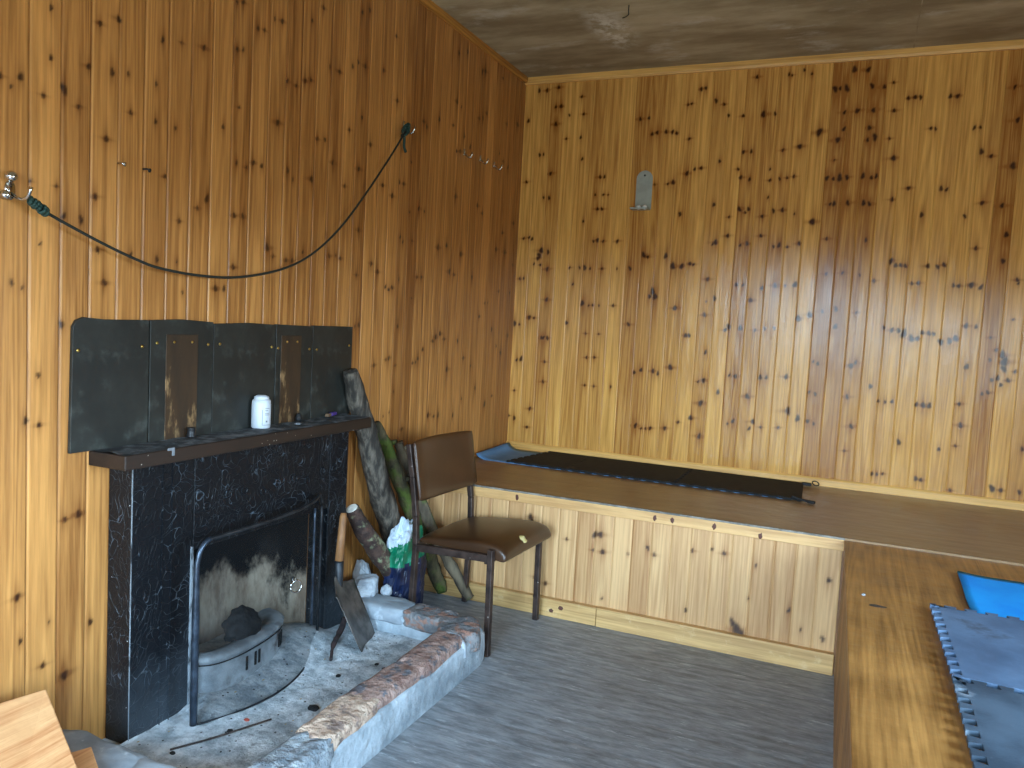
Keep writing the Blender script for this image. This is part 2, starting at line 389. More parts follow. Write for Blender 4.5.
KNOTS_LEFT="-3034,2047,6 -3033,1924,6 -3113,1853,8 -3163,1841,5 -3136,1824,4 -3053,1825,5 -2893,2058,6 -2833,2090,8 -2996,1857,10 -2954,1823,5 -2925,1936,6 -2852,1942,8 -2800,1954,5 -2790,1850,5 -2683,2085,7 -2703,1954,5 -2703,1847,6 -2629,1846,5 -2868,1760,7 -2612,2100,4 -3086,1607,4 -3015,1606,4 -2901,1598,7 -2943,1530,8 -2994,1532,7 -3059,1454,4 -2891,1456,7 -3133,1350,6 -3105,1340,4 -2868,1367,7 -2783,1451,7 -2689,1448,7 -2613,1447,4 -2607,1572,5 -2536,1622,5 -2665,1696,5 -2589,1356,4 -2524,2115,7 -2359,2314,6 -2387,2305,5 -2286,2256,7 -2255,2261,5 -2205,2316,5 -2166,2322,7 -2381,2157,6 -2353,2164,6 -1939,2451,6 -2003,2382,6 -1690,2526,7 -1639,2553,7 -2130,2129,6 -2081,2126,5 -2033,2158,7 -2000,2171,6 -1889,2252,6 -1827,2252,7 -1742,2298,7 -1704,2327,7 -1654,2325,7 -2435,1896,6 -2365,1976,4 -2175,1973,9 -1951,1968,6 -1904,1976,7 -1749,2049,6 -1665,2118,7 -1598,2025,7 -1434,2520,6 -1405,2256,7 -1521,2350,6 -2370,1795,6 -2323,1789,5 -2292,1811,7 -2250,1808,7 -2497,1657,10 -2375,1622,7 -2334,1625,7 -2113,1819,8 -2084,1793,5 -1978,1813,9 -1850,1900,7 -1768,1824,6 -1675,1909,8 -1493,1876,7 -1412,1844,7 -2209,1534,10 -2179,1506,5 -2373,1452,7 -2450,1376,8 -2413,1378,8 -2108,1499,6 -2075,1500,6 -2013,1538,6 -1853,1539,7 -1809,1545,5 -1779,1536,6 -1659,1664,7 -1556,1536,7 -1507,1506,8 -1437,1444,7 -1384,1443,7 -1412,1433,6 -1663,1479,5 -1405,2255,7 -1022,2271,10 -757,2253,10 -686,2213,9 -856,2635,9 -763,2669,8 -853,2399,9 -804,2386,6 -586,2626,9 -552,2638,9 -598,2381,7 -554,2394,8 -510,2429,7 -1169,2225,8 -1140,2208,8 -834,2161,7 -796,2168,7 -322,2668,7 -238,2438,9 -92,2471,10 -323,2257,7 -199,2205,9 -270,2224,6 -1266,2019,6 -1358,1914,8 -1322,1912,7 -1415,1845,7 -820,1940,8 -882,2277,6 -1416,1843,8 -822,1937,9 -1180,1824,9 -1129,1818,6 -1261,1795,5 -568,1931,9 -504,1899,8 -980,1665,10 -893,1684,10 -1333,1674,7 -1309,1654,6 -1229,1668,5 -734,1656,11 -1558,1533,7 -1506,1504,8 -1437,1445,7 -1385,1444,7 -1408,1432,5 -847,1558,11 -799,1545,7 -591,1547,9 -1170,1506,6 -1129,1508,6 -1329,1483,5 -304,1725,10 -181,1721,10 -231,1828,9 -76,1902,9 -234,1491,7 -58,1658,7 -476,1340,6 -410,1416,7 -377,1420,5 -1212,1405,5 -79,1491,7 -1326,1275,5 -1631,1272,8 -1659,1266,5 -1324,1271,7 -962,1224,10 -920,1241,10 -990,1204,7 -872,1214,7 -1085,1164,9 -1505,1098,7 -1387,1127,8 -1411,1121,5 -1128,1120,8 -1176,1100,6 -1149,1103,6 -1332,1093,5 -829,1058,11 -724,1204,9 -647,1113,7 -555,1068,6 -307,1271,9 -233,1175,8 -167,1134,10 -481,1339,6 -72,1236,8 -1005,835,10 -900,826,10 -945,825,6 -739,812,9 -352,843,13 -485,943,8 -646,894,6 -1365,880,5 -1335,972,6 -1248,791,7 -1413,866,4 -259,885,6 -2997,1249,8 -3061,1117,6 -3094,1002,8 -3058,987,6 -2940,728,9 -2981,721,6 -3114,545,8 -3105,425,6 -2899,408,8 -2979,283,11 -3042,336,7 -3025,450,4"
KNOTS_BACK="87,2686,10 136,2685,9 197,2586,8 230,2588,10 203,2487,11 209,2697,9 28,2514,10 112,2312,9 136,2315,7 187,2202,9 37,2156,8 152,2063,7 187,2060,9 354,2635,7 372,2536,7 285,2534,7 362,2404,8 379,2281,8 273,2400,6 494,2175,8 520,2176,8 471,2075,6 520,2075,6 548,2074,4 709,2491,9 758,2494,8 782,2405,9 810,2412,9 860,2414,9 896,2412,9 919,2404,8 991,2185,8 918,2137,11 889,2129,6 814,2127,5 490,1994,8 516,1994,8 408,1924,7 73,1828,7 93,1820,9 38,1822,7 156,1752,14 145,1723,14 137,1705,10 200,1743,10 200,1643,10 155,1667,7 114,1672,7 27,1581,7 52,1584,7 501,1816,10 536,1810,7 477,1809,7 620,1811,9 434,1656,12 403,1656,7 340,1654,7 467,1652,7 538,1653,7 628,1655,6 705,1658,10 779,1735,13 803,1725,8 905,1732,12 947,1674,13 997,1676,11 968,1964,9 367,1559,7 207,1462,10 844,1532,15 859,1505,15 829,1504,10 432,1450,13 472,1438,6 495,1441,6 534,1441,6 619,1444,8 977,1445,10 102,1352,11 133,1350,7 10,1311,12 40,1307,7 342,1331,10 717,1341,9 464,1275,6 544,1276,5 200,1235,9 225,1236,8 189,1234,9 227,1233,9 63,1099,12 35,1091,8 217,1092,7 29,904,6 214,972,8 138,802,9 40,735,10 3,747,6 126,688,8 478,1135,7 526,1139,7 477,972,6 533,971,6 636,976,7 769,1069,9 807,1086,10 876,1085,10 905,1073,9 975,1112,12 796,765,11 882,759,9 965,768,9 830,752,6 856,754,6 1039,809,7 1038,2634,9 1062,2638,8 991,2559,6 972,2555,6 991,2371,7 1122,2567,10 1166,2546,7 1032,2206,8 1067,2211,9 991,2184,10 1164,2245,8 1194,2486,8 1271,2480,8 1285,2290,8 1326,2291,8 1265,2200,7 1280,2156,9 1328,2145,8 1373,2482,13 1433,2482,8 1488,2680,7 1503,2674,5 1327,2678,8 1562,2697,7 1600,2675,6 1486,2293,7 1568,2308,11 1429,2196,6 1432,2138,7 1481,2144,7 1518,2149,6 1551,2155,7 1658,2378,15 1718,2591,13 1773,2590,13 1741,2592,8 1771,2471,8 1775,2388,9 1750,2335,12 1741,2233,5 1713,2143,10 1774,2143,14 1744,2139,8 1809,2144,10 1828,2476,9 1802,2682,13 970,1961,9 1150,2013,9 1235,1947,6 1235,1846,9 1173,1810,11 1158,1800,7 949,1677,13 998,1678,11 1042,1692,9 1062,1688,7 1145,1610,9 976,1445,11 1146,1489,5 1142,1414,9 1190,1507,10 1047,1296,10 1066,1297,9 1259,1338,8 1286,1988,11 1334,1988,9 1318,1970,6 1407,1950,8 1430,2049,6 1408,1847,8 1305,1796,7 1340,1805,9 1463,1978,9 1507,1982,9 1504,1798,10 1477,1791,7 1546,1790,6 1603,1808,9 1300,1585,9 1336,1584,7 1434,1570,9 1500,1586,10 1600,1594,12 1380,1504,10 1276,1357,12 1338,1352,12 1415,1345,7 1465,1356,8 1514,1361,8 1628,1418,13 1685,1439,13 1745,1460,7 1748,1654,7 1736,1834,7 1659,1921,14 1758,2013,10 1739,2011,7 1826,1661,7 1810,1475,10 1814,1385,11 1569,1962,5 1551,1587,6 971,1114,11 965,765,8 1162,1209,9 1162,1054,11 1133,1045,6 1155,927,13 1105,840,12 1160,742,11 1038,809,7 1245,996,10 1299,1093,7 1330,1090,10 1402,986,12 1461,1094,11 1493,1096,8 1336,844,10 1308,828,6 1441,852,11 1425,813,9 1483,826,6 1573,833,7 1616,927,15 1667,892,13 1592,1107,10 1717,882,9 1748,872,7 1744,1028,8 1713,1036,7 1744,1188,8 1721,1197,6 1866,2676,11 1890,2595,11 1947,2587,9 1770,2593,9 1987,2605,6 1834,2476,9 1905,2475,10 2000,2468,8 1894,2389,10 1923,2342,13 1890,2329,8 1990,2332,6 2016,2235,11 2089,2528,9 2114,2526,9 2059,2525,8 2243,2523,9 2274,2522,9 2171,2374,7 2192,2370,7 2358,2368,8 2384,2369,6 2398,2254,11 2439,2231,8 2509,2550,8 2534,2396,10 2533,2183,13 1809,2146,8 1883,2150,11 1923,2141,8 1945,2148,9 1822,2016,10 1897,2015,11 1924,2010,9 2027,2031,8 2096,2086,9 2240,2081,10 2264,2076,8 2165,1955,10 2353,1948,8 2421,2011,9 1923,1829,8 2413,1794,8 2505,1997,9 2535,1860,11 2532,1735,10 2046,1726,11 2070,1705,9 2092,1706,8 2114,1703,8 2214,1705,10 2257,1702,9 2284,1712,9 1908,1652,6 1976,1625,7 2150,1617,7 2178,1620,8 2333,1613,8 2356,1611,8 2409,1617,12 2450,1607,10 2599,1647,8 2604,1631,6 2404,1419,10 2447,1417,8 1907,1461,6 2598,1459,5 2042,1391,8 2079,1381,9 2110,1380,10 2134,1366,16 2171,1344,13 2197,1345,10 2216,1376,9 2246,1374,9 2268,1372,8 2301,1334,13 2339,1341,12 2365,1355,12 1904,1188,11 1925,1206,8 2004,1090,10 1898,1027,9 1929,876,10 2046,1018,7 2078,1016,7 2109,1021,8 2220,1016,9 2250,1015,11 2278,1015,11 2157,818,11 2338,803,8 2423,1220,11 2422,931,10 2407,1036,8 2408,828,6 2559,1175,10 2602,1167,9 2575,1143,8 2569,1287,14 2579,1255,17 2580,1222,13 2535,1164,8 2523,1102,8 2500,1094,7 2519,1260,7 2512,1368,6 2541,1309,7 2627,1211,7 2070,643,7 2047,643,8 2096,649,6 2249,644,10 2271,640,8 2404,605,7 2582,638,14 2619,634,9 2696,635,9 2690,843,8 1907,746,6"
# ------------------------------------------------------------------ planked surfaces
def rnd_knots(u0, u1, v0, v1, n, r0, r1, seed):
    r = random.Random(seed)
    return [(r.uniform(u0, u1), r.uniform(v0, v1), r.uniform(r0, r1)) for _ in range(n)]

def planks(name, mat, put, u0, u1, v0, v1, e0, pitch, tones=None, knots=(), res=(.006, .006), hole=None,
           flip=False, hole2=None, groove=.0045, half=.0027, seed=1, spread=.25, base=.45, parent=None, slab=0.0, knotgain=1.0):
    """one mesh of tongue-and-groove boards side by side along u, running along v; put(u, v, depth) -> points"""
    rg = np.random.RandomState(seed)
    i0 = int(math.floor((u0-e0)/pitch)); i1 = int(math.floor((u1-1e-6-e0)/pitch))
    us, ds, ids = [], [], []
    nin = max(2, int(round((pitch-2*half)/res[0])))
    for i in range(i0, i1+1):
        a = e0+i*pitch
        cand = [(a, groove)]+[(a+half+(pitch-2*half)*k/nin, 0.) for k in range(nin+1)]
        for u, d in cand:
            if u0-1e-9 <= u <= u1+1e-9: us.append(u); ds.append(d); ids.append(i)
    if us[0] > u0+1e-6: us.insert(0, u0); ds.insert(0, 0.); ids.insert(0, i0)
    if us[-1] < u1-1e-6: us.append(u1); ds.append(0.); ids.append(i1)
    us = np.array(us); ds = np.array(ds); ids = np.array(ids)
    nv = max(1, int(round((v1-v0)/res[1]))); vs = np.linspace(v0, v1, nv+1)
    for hole_ in (hole, hole2):
      if hole_:
        for h in hole_[2:]:
            vs[np.argmin(abs(vs-h))] = h
        for h in hole_[:2]:
            us[np.argmin(abs(us-h))] = h
    U, V = np.meshgrid(us, vs); D = np.tile(ds, (nv+1, 1))
    P = put(U, V, D).reshape(-1, 3)
    nu = len(us)
    j, i = np.meshgrid(np.arange(nv), np.arange(nu-1), indexing='ij')
    keep = np.ones(j.shape, bool); cu = (us[:-1]+us[1:])/2; cv = (vs[:-1]+vs[1:])/2
    for h in (hole, hole2):
        if h: keep &= ~((cu[None, :] > h[0]) & (cu[None, :] < h[1]) & (cv[:, None] > h[2]) & (cv[:, None] < h[3]))
    j = j[keep]; i = i[keep]
    b = (j*nu+i).ravel()
    Q = np.stack([b, b+1, b+nu+1, b+nu], 1)
    if flip: Q = Q[:, ::-1]
    K = np.zeros(U.shape, np.float32); H = np.zeros(U.shape, np.float32)
    for ku, kv, kr in knots:
        w = kr*6
        a0, a1 = np.searchsorted(us, ku-w), np.searchsorted(us, ku+w)
        c0, c1 = np.searchsorted(vs, kv-w*2), np.searchsorted(vs, kv+w*2)
        if a1 <= a0 or c1 <= c0: continue
        du = (U[c0:c1, a0:a1]-ku)/kr; dv = (V[c0:c1, a0:a1]-kv)/(kr*1.15)
        an = rg.uniform(-.7, .7); el = rg.uniform(1.0, 1.9); wb = rg.uniform(-2, 2)
        dr = du*math.cos(an)+dv*math.sin(an); dq = dv*math.cos(an)-du*math.sin(an)
        d = np.sqrt(dr*dr*el+dq*dq/el)*(1+.12*np.sin(3*np.arctan2(dq, dr)+wb))
        K[c0:c1, a0:a1] = np.maximum(K[c0:c1, a0:a1], np.clip((1.32-d)*1.6, 0, 1)*.93*knotgain)
        same = (np.floor((U[c0:c1, a0:a1]-e0)/pitch) == math.floor((ku-e0)/pitch))
        dw = dv-.05*wb*du; h = np.exp(-(du*du)/2.5-(dv*dv)/14)*.8+1.3*np.exp(-(du*du)/10-(dw*dw)/.4)*(wb > -.2)
        H[c0:c1, a0:a1] = np.maximum(H[c0:c1, a0:a1], h*same)
    n = i1-i0+2
    tone_b = base+rg.uniform(-spread, spread, n); bid_b = rg.uniform(0, 1, n)
    if tones:
        for k, t in tones.items():
            if i0 <= k <= i1: tone_b[k-i0] = t
    me = bpy.data.meshes.new(name)
    if parent is not None: P = P-np.array(wloc(parent))
    me.vertices.add(len(P)); me.vertices.foreach_set('co', P.astype(np.float32).ravel())
    me.loops.add(Q.size); me.loops.foreach_set('vertex_index', Q.astype(np.int32).ravel())
    me.polygons.add(len(Q)); me.polygons.foreach_set('loop_start', np.arange(0, Q.size, 4, dtype=np.int32))
    me.polygons.foreach_set('loop_total', np.full(len(Q), 4, np.int32))
    me.update(calc_edges=True)
    tb = np.tile(tone_b[np.clip(ids-i0, 0, n-1)], (nv+1, 1)); bb = np.tile(bid_b[np.clip(ids-i0, 0, n-1)], (nv+1, 1))
    for nm, arr in (('tone', tb), ('bid', bb), ('knot', K), ('halo', H)):
        at = me.attributes.new(nm, 'FLOAT', 'POINT'); at.data.foreach_set('value', arr.astype(np.float32).ravel())
    me.materials.append(mat)
    o = bpy.data.objects.new(name, me); COL.objects.link(o)
    if parent is not None: o.parent = parent
    if slab:
        m = o.modifiers.new('thickness', 'SOLIDIFY'); m.thickness = slab; m.offset = -1
    return o

def parse(s): return [tuple(int(q)/1000 for q in t.split(',')) for t in s.split()]
def st(*a): return np.stack(a, -1)

# ------------------------------------------------------------------ the setting
XR, YF, H = 3.6, -5.4, 2.761            # right wall, front wall, ceiling
HB, D = .55, 1.124                      # platform height and depth
TB = {-1:.6,0:.6,1:.55,2:.35,3:.65,4:.5,5:.42,6:.45,7:.62,8:.25,9:.3,10:.45,11:.42,12:.6,13:.35,14:.62,15:.3,16:.4,17:.4,18:.5,19:.62,20:.08,21:.15,22:.18,23:.42,24:.55,25:.6,26:.62,27:.62,28:.5,29:.15,30:.65,31:.25}
TL = {-13:.55,-12:.7,-11:.42,-10:.55,-9:.45,-8:.42,-7:.35,-6:.3,-5:.5,-4:.28,-3:.4,-2:.35,-1:.25,0:.3,1:.3,2:.3,3:.48,4:.2,5:.5,6:.4,7:.55,8:.3,9:.05,10:.3,11:.4,12:.45,13:.4,14:.35,15:.4,16:.35,17:.35,18:.6,19:.3,20:.3,21:.35,22:.3,23:.3}
OY0, OY1, OZ1 = -2.615, -1.925, .56     # fire opening in the left wall
structure(planks('wall_left', M['pine_left'], lambda u, v, d: st(-d, u, v), -3.75, 0, 0, H, -2.05, .0866, TL, parse(KNOTS_LEFT), half=.0024, groove=.005, res=(.005, .0055), hole=(OY0, OY1, 0, OZ1)))
structure(planks('wall_left_front', M['pine_left'], lambda u, v, d: st(-d, u, v), YF, -3.75, 0, H, -2.05, .0866, None, rnd_knots(YF, -3.75, 0, H, 120, .006, .011, 5), res=(.02, .02), seed=4))
structure(planks('wall_back', M['pine_back'], lambda u, v, d: st(u, d, v), 0, 2.9, 0, H, -.006, .0854, TB, parse(KNOTS_BACK), res=(.0042, .005), seed=3, half=.0014, groove=.004))
structure(planks('wall_back_right', M['pine_back'], lambda u, v, d: st(u, d, v), 2.9, XR, 0, H, -.006, .0854, None, rnd_knots(2.9, XR, .5, H, 90, .006, .011, 6), res=(.012, .012), seed=5))
structure(planks('wall_right', M['pine_back'], lambda u, v, d: st(XR+d, u, v), YF, 0, 0, H, 0, .0866, None, rnd_knots(YF, 0, 0, H, 400, .006, .011, 8), res=(.02, .02), seed=6, flip=True, hole=(-3.55, -2.45, .9, 1.8)))
structure(planks('wall_front', M['pine_left'], lambda u, v, d: st(u, YF-d, v), 0, XR, 0, H, 0, .0866, None, (), res=(.03, .03), seed=7, flip=True, hole=(.75, 1.75, 0, 1.98), hole2=(2.3, 3.3, .75, 1.7)))
structure(planks('floor', M['floor'], lambda u, v, d: st(v, u, -d), YF, 0, -.35, XR, 0, .118, None, (), res=(.03, .06), seed=9, flip=True, groove=.00012, half=.0010, spread=.06, base=.5))
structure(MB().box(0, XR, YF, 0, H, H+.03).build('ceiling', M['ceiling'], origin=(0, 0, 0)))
structure(MB().prism([(0, 0, 2.722), (0, -.014, 2.722), (0, -.020, 2.735), (0, -.020, H), (0, 0, H)], (XR, 0, 0)).build('trim_1', M['trim_x']))
structure(MB().prism([(0, -.02, 2.728), (.014, -.02, 2.728), (.020, -.02, 2.74), (.020, -.02, H), (0, -.02, H)], (0, YF+.02, 0)).build('trim_2', M['trim_y']))
structure(MB().prism([(.0, 0, HB), (.0, -.014, HB), (.0, -.014, .584), (.0, -.008, .592), (.0, 0, .592)], (XR, 0, 0)).build('trim_3', M['trim_x']))
structure(MB().box(2.06, 2.064, -D, -.02, H-.002, H).build('trim_4', M['ceiling']))
# door opening behind the camera and a window over the right platform: they let the daylight in
m = MB().box(.69, .75, YF-.1, YF+.02, 0, 2.04).box(1.75, 1.81, YF-.1, YF+.02, 0, 2.04).box(.69, 1.81, YF-.1, YF+.02, 1.98, 2.04)
structure(m.build('door_1', M['plain_wall']))
m = MB().box(XR-.02, XR+.1, -3.6, -3.55, .85, 1.85).box(XR-.02, XR+.1, -2.45, -2.4, .85, 1.85).box(XR-.02, XR+.1, -3.6, -2.4, .85, .9).box(XR-.02, XR+.1, -3.6, -2.4, 1.8, 1.85).box(XR, XR+.05, -3.02, -2.98, .9, 1.8)
structure(m.build('window_1', M['plain_wall']))
m = MB().box(2.25, 2.30, YF-.1, YF+.02, .7, 1.75).box(3.30, 3.35, YF-.1, YF+.02, .7, 1.75).box(2.25, 3.35, YF-.1, YF+.02, .7, .75).box(2.25, 3.35, YF-.1, YF+.02, 1.7, 1.75).box(2.78, 2.82, YF-.05, YF, .75, 1.7)
structure(m.build('added_window', M['plain_wall']))  # unseen window, added to broaden the daylight in the room

# ------------------------------------------------------------------ hooks, cord and fittings on the walls
def cup_hook(name, c, label, size=1.0, group=None):
    x, y, z = c; t = empty(name, (0, y, z), label, 'hook', group)
    MB().lathe([(.002, -.001), (.008*size, 0), (.008*size, .003), (.004, .004)], (0, y, z), (1, 0, 0), 12).build('back_plate', M['chrome'], t, smooth=True)
    p = [(0, y, z), (.022*size, y, z)]
    for k in range(1, 9):
        a = -PI/2+PI*k/8*1.05
        p.append((.022*size+.018*size*(math.sin(a)+1)*.9, y, z-.016*size+.0+.016*size*(-math.cos(a))+.016*size-.0))
    p = [(0, y, z), (.012*size, y, z-.002), (.020*size, y, z-.014*size), (.030*size, y, z-.020*size), (.040*size, y, z-.016*size), (.046*size, y, z-.004*size), (.048*size, y, z+.008*size)]
    MB().tube(p, .0036, 8).build('hook_arm', M['chrome'], t, smooth=True)
    MB().box(-.001, .006, y-.006, y+.006, z+.006, z+.026*size).build('hook_tab', M['chrome'], t, bevel=.002)
    return t

cup_hook('cup_hook', (0, -.751, 2.163), 'small chrome cup hook on the left wall, leftmost of the row of three', group='row of small cup hooks')
cup_hook('cup_hook', (0, -.564, 2.170), 'small chrome cup hook in the middle of the row of three on the left wall', group='row of small cup hooks')
cup_hook('cup_hook', (0, -.385, 2.172), 'small chrome cup hook nearest the room corner, last of the row of three', group='row of small cup hooks')
cup_hook('cup_hook', (0, -1.345, 2.150), 'chrome hook high on the left wall holding the right end of the green cord', 1.25)
# double coat hook at the other end of the cord
y, z = -3.141, 1.575
t = empty('coat_hook', (0, y, z), 'chrome double coat hook on the left wall holding the left end of the cord', 'hook')
MB().blob((.004, y, z), (.006, .014, .024), 1, 0, p=2.2, nu=16, nv=10).build('back_plate', M['chrome'], t, smooth=True)
m = MB().lathe([(.004, 0), (.0045, .018), (.011, .022), (.014, .028), (.013, .036), (.007, .041), (.001, .042)], (.006, y, z+.008), (.35, -.2, .5), 16)
m.build('upper_knob', M['chrome'], t, smooth=True)
MB().lathe([(.004, 0), (.0045, .012), (.010, .016), (.0125, .022), (.011, .030), (.001, .034)], (.006, y, z-.008), (.3, -.6, -.2), 16).build('lower_knob', M['chrome'], t, smooth=True)
MB().tube([(.006, y, z-.008), (.03, y, z-.020), (.052, y, z-.024), (.068, y, z-.018), (.077, y, z-.004), (.080, y, z+.006)], [.005, .0045, .004, .004, .004, .005], 8).build('hook_arm', M['chrome'], t, smooth=True)
# hanging cord
def smooth_pts(P, n=6):
    P = [Vector(p) for p in P]; out = []
    for i in range(len(P)-1):
        a = P[max(i-1, 0)]; b = P[i]; c = P[i+1]; d = P[min(i+2, len(P)-1)]
        for k in range(n):
            s = k/n
            out.append(.5*((2*b)+(c-a)*s+(2*a-5*b+4*c-d)*s*s+(3*b-a-3*c+d)*s**3))
    return out+[P[-1]]
cp = [(.055, -3.122, 1.550), (.050, -3.095, 1.537), (.045, -3.044, 1.518), (.045, -2.92, 1.474), (.045, -2.807, 1.44), (.045, -2.718, 1.421), (.045, -2.564, 1.411), (.045, -2.389, 1.419), (.045, -2.182, 1.462), (.045, -2.017, 1.531), (.045, -1.85, 1.648), (.045, -1.689, 1.802), (.045, -1.514, 1.989), (.045, -1.415, 2.105), (.042, -1.392, 2.13)]
c = MB().tube(smooth_pts(cp), .0042, 8).build('hanging_cord', M['cord'], origin=(.045, -2.3, 1.42), smooth=True)
tag(c, 'dark cord slung in a long curve across the left wall between two hooks', 'cord')
def wrap(pts, R, turns, seed):
    m = MB(); r = random.Random(seed)
    for k in range(turns):
        p = Vector(pts[0]).lerp(Vector(pts[1]), k/max(1, turns-1))
        m.torus(p, R*r.uniform(.8, 1.1), .005, (r.uniform(-.4, .4), 1, r.uniform(-.9, .1)), 14, 6)
    return m
wrap([(.055, -3.125, 1.552), (.048, -3.082, 1.532)], .009, 6, 1).build('cord_knot', M['knot'], c, smooth=True)
wrap([(.040, -1.395, 2.115), (.034, -1.372, 2.148)], .016, 6, 2).build('cord_knot', M['knot'], c, smooth=True)
MB().tube(smooth_pts([(.03, -1.385, 2.12), (.026, -1.375, 2.09), (.022, -1.368, 2.065), (.022, -1.352, 2.045)]), .0062, 8).build('cord_end', M['knot'], c, smooth=True)
for y, z, lb in ((-2.83, 1.702, 'bent silver nail in the left wall above the cord, the left of two'), (-2.745, 1.702, 'small dull nail in the left wall above the cord, the right of two')):
    m = MB().tube([(-.004, y, z), (.016, y, z), (.022, y+.003, z-.003)], .0028, 8).lathe([(.002, 0), (.0062, .001), (.0062, .003), (.001, .004)], (.021, y+.003, z-.003), (1, .2, -.3), 10)
    tag(m.build('nail', M['chrome'] if y < -2.8 else M['iron'], smooth=True), lb, 'nail')
# candle sconce on the back wall
t = empty('wall_sconce', (.757, 0, 1.985), 'galvanised metal plate with a small bottom shelf fixed to the back wall', 'wall plate')
w = .046; pts = [(.757+w, -.001, 1.99), (.757+w, -.001, 2.16)]
for k in range(1, 12):
    a = PI*k/12; pts.append((.757+w*math.cos(a), -.001, 2.16+.045*math.sin(a)))
pts += [(.757-w, -.001, 2.16), (.757-w, -.001, 1.99)]
MB().prism(pts, (0, -.003, 0)).build('back_plate', M['steel'], t)
MB().box(.757-w-.012, .757+w-.004, -.065, -.001, 1.984, 1.988).box(.757-w-.012, .757+w-.004, -.066, -.063, 1.984, 1.992).build('shelf', M['steel'], t)
for k in (-.012, .024):
    MB().lathe([(.001, .018), (.010, .016), (.013, .006), (.013, 0)], (.757+k, -.045, 1.990), (0, -.8, .6), 12).build('rivet', M['bolt'], t, smooth=True)
MB().lathe([(.006, 0), (.005, .003), (.001, .004)], (.757, -.004, 2.178), (0, -1, 0), 10).build('screw', M['iron'], t, smooth=True)
# wire hanging from the ceiling
tag(MB().tube(smooth_pts([(.868, -.893, H), (.868, -.895, 2.735), (.872, -.905, 2.715), (.860, -.912, 2.703), (.846, -.905, 2.703)]), .0025, 6).build('ceiling_wire', M['wire'], smooth=True), 'short dark bent wire poking out of the ceiling', 'wire')

# ------------------------------------------------------------------ fireplace
t = empty('fireplace_surround', (.05, -2.33, 0), 'black relief-tiled fireplace surround with a fireclay back on the left wall', 'fireplace')
X1, FZ = .093, .862
FY0, FY1 = -2.845, -1.805
b = MB().box(0, X1, FY0, OY0, .0, FZ).box(0, X1, OY1, FY1, .0, FZ).box(0, X1, OY0, OY1, OZ1, FZ)
tile = b.build('tile_panel', M['tile'], t, bevel=.004)
for k in range(9):
    MB().torus((X1, -2.56+k*.083+(.01 if k % 2 else 0), .70+(.012 if k % 3 else -.008)), .013, .003, (1, 0, 0), 16, 6).build('ring_ornament', M['tile'], t, smooth=True)
m = MB()
for y in (-2.735, -2.70):
    m.box(X1-.001, X1+.002, y-.002, y+.002, .05, FZ)
m.build('relief_rib', M['tile'], t)
m = MB().box(X1-.001, X1+.008, OY0-.010, OY0-.004, .03, .575)
m.build('edge_strip', M['white_edge'], t)['label'] = 'chipped pale strip at the edge of the fire opening'
m = MB().box(X1-.0012, X1+.0008, FY0-.0008, FY0+.0018, .05, FZ)
m.build('corner_bead', M['white_edge'], t)['label'] = 'worn pale line along the front corner'
plan = [(0.0, OY0), (-.10, OY0+.03), (-.20, OY0+.10), (-.25, OY0+.20), (-.26, -2.29), (-.25, OY1-.2), (-.20, OY1-.10), (-.10, OY1-.03), (0.0, OY1)]
pp = smooth_pts([(p[0], p[1], 0) for p in plan], 4)
m = MB()
n = len(pp)-1
def fbk(u, v):
    p = pp[min(n, int(round(u*n)))]; z = .02+v*.62; s = 1-.45*max(0, v-.45)
    q = Vector((p.x*s, p.y, z))
    if 0 < u < 1: q.x += .012*mnoise.fractal(Vector((p.y*6, z*6, 3)), 1, 2, 3)
    return q
m.grid(fbk, n, 24)
m.build('fireback', M['fireclay'], t, smooth=True)
MB().box(-.30, .0, OY0-.01, OY1+.01, .60, .64).box(-.30, -.27, OY0-.01, OY1+.01, 0, .64).build('flue_lintel', M['charcoal'], t)
for q in (OY0-.008, OY1+.004):
    MB().box(-.02, .004, q, q+.004, 0, .6).build('opening_reveal', M['charcoal'], t)

# mantel shelf
MY0, MY1, MX, MZ, MT = -2.912, -1.722, .142, .9057, .0455
t = empty('mantel_shelf', (.07, -2.31, MZ-MT), 'dark brown wooden mantel shelf with a sooty top over the fireplace', 'shelf')
MB().box(.0, MX, MY0, MY1, MZ-MT, MZ-.004).build('shelf_board', M['mantle'], t, bevel=.003)
def top(u, v):
    x = .001+u*(MX-.004); y = MY0+.004+v*(MY1-MY0-.008)
    return Vector((x, y, MZ-.003+.006*max(0, mnoise.fractal(Vector((x*18, y*9, 1)), 1, 2, 3))*(1 if .05 < u < .95 else 0)))
MB().grid(top, 14, 100).build('sooty_top', M['soot_top'], t, smooth=True)['label'] = 'grey-black soot and drips on the shelf top'
MB().box(MX-.001, MX+.0012, -2.752, -2.742, MZ-.024, MZ).box(MX-.001, MX+.001, -2.768, -2.75, MZ-.008, MZ).build('wax_drip', M['label_grey'], t, bevel=.001)['label'] = 'pale wax drip on the front edge'

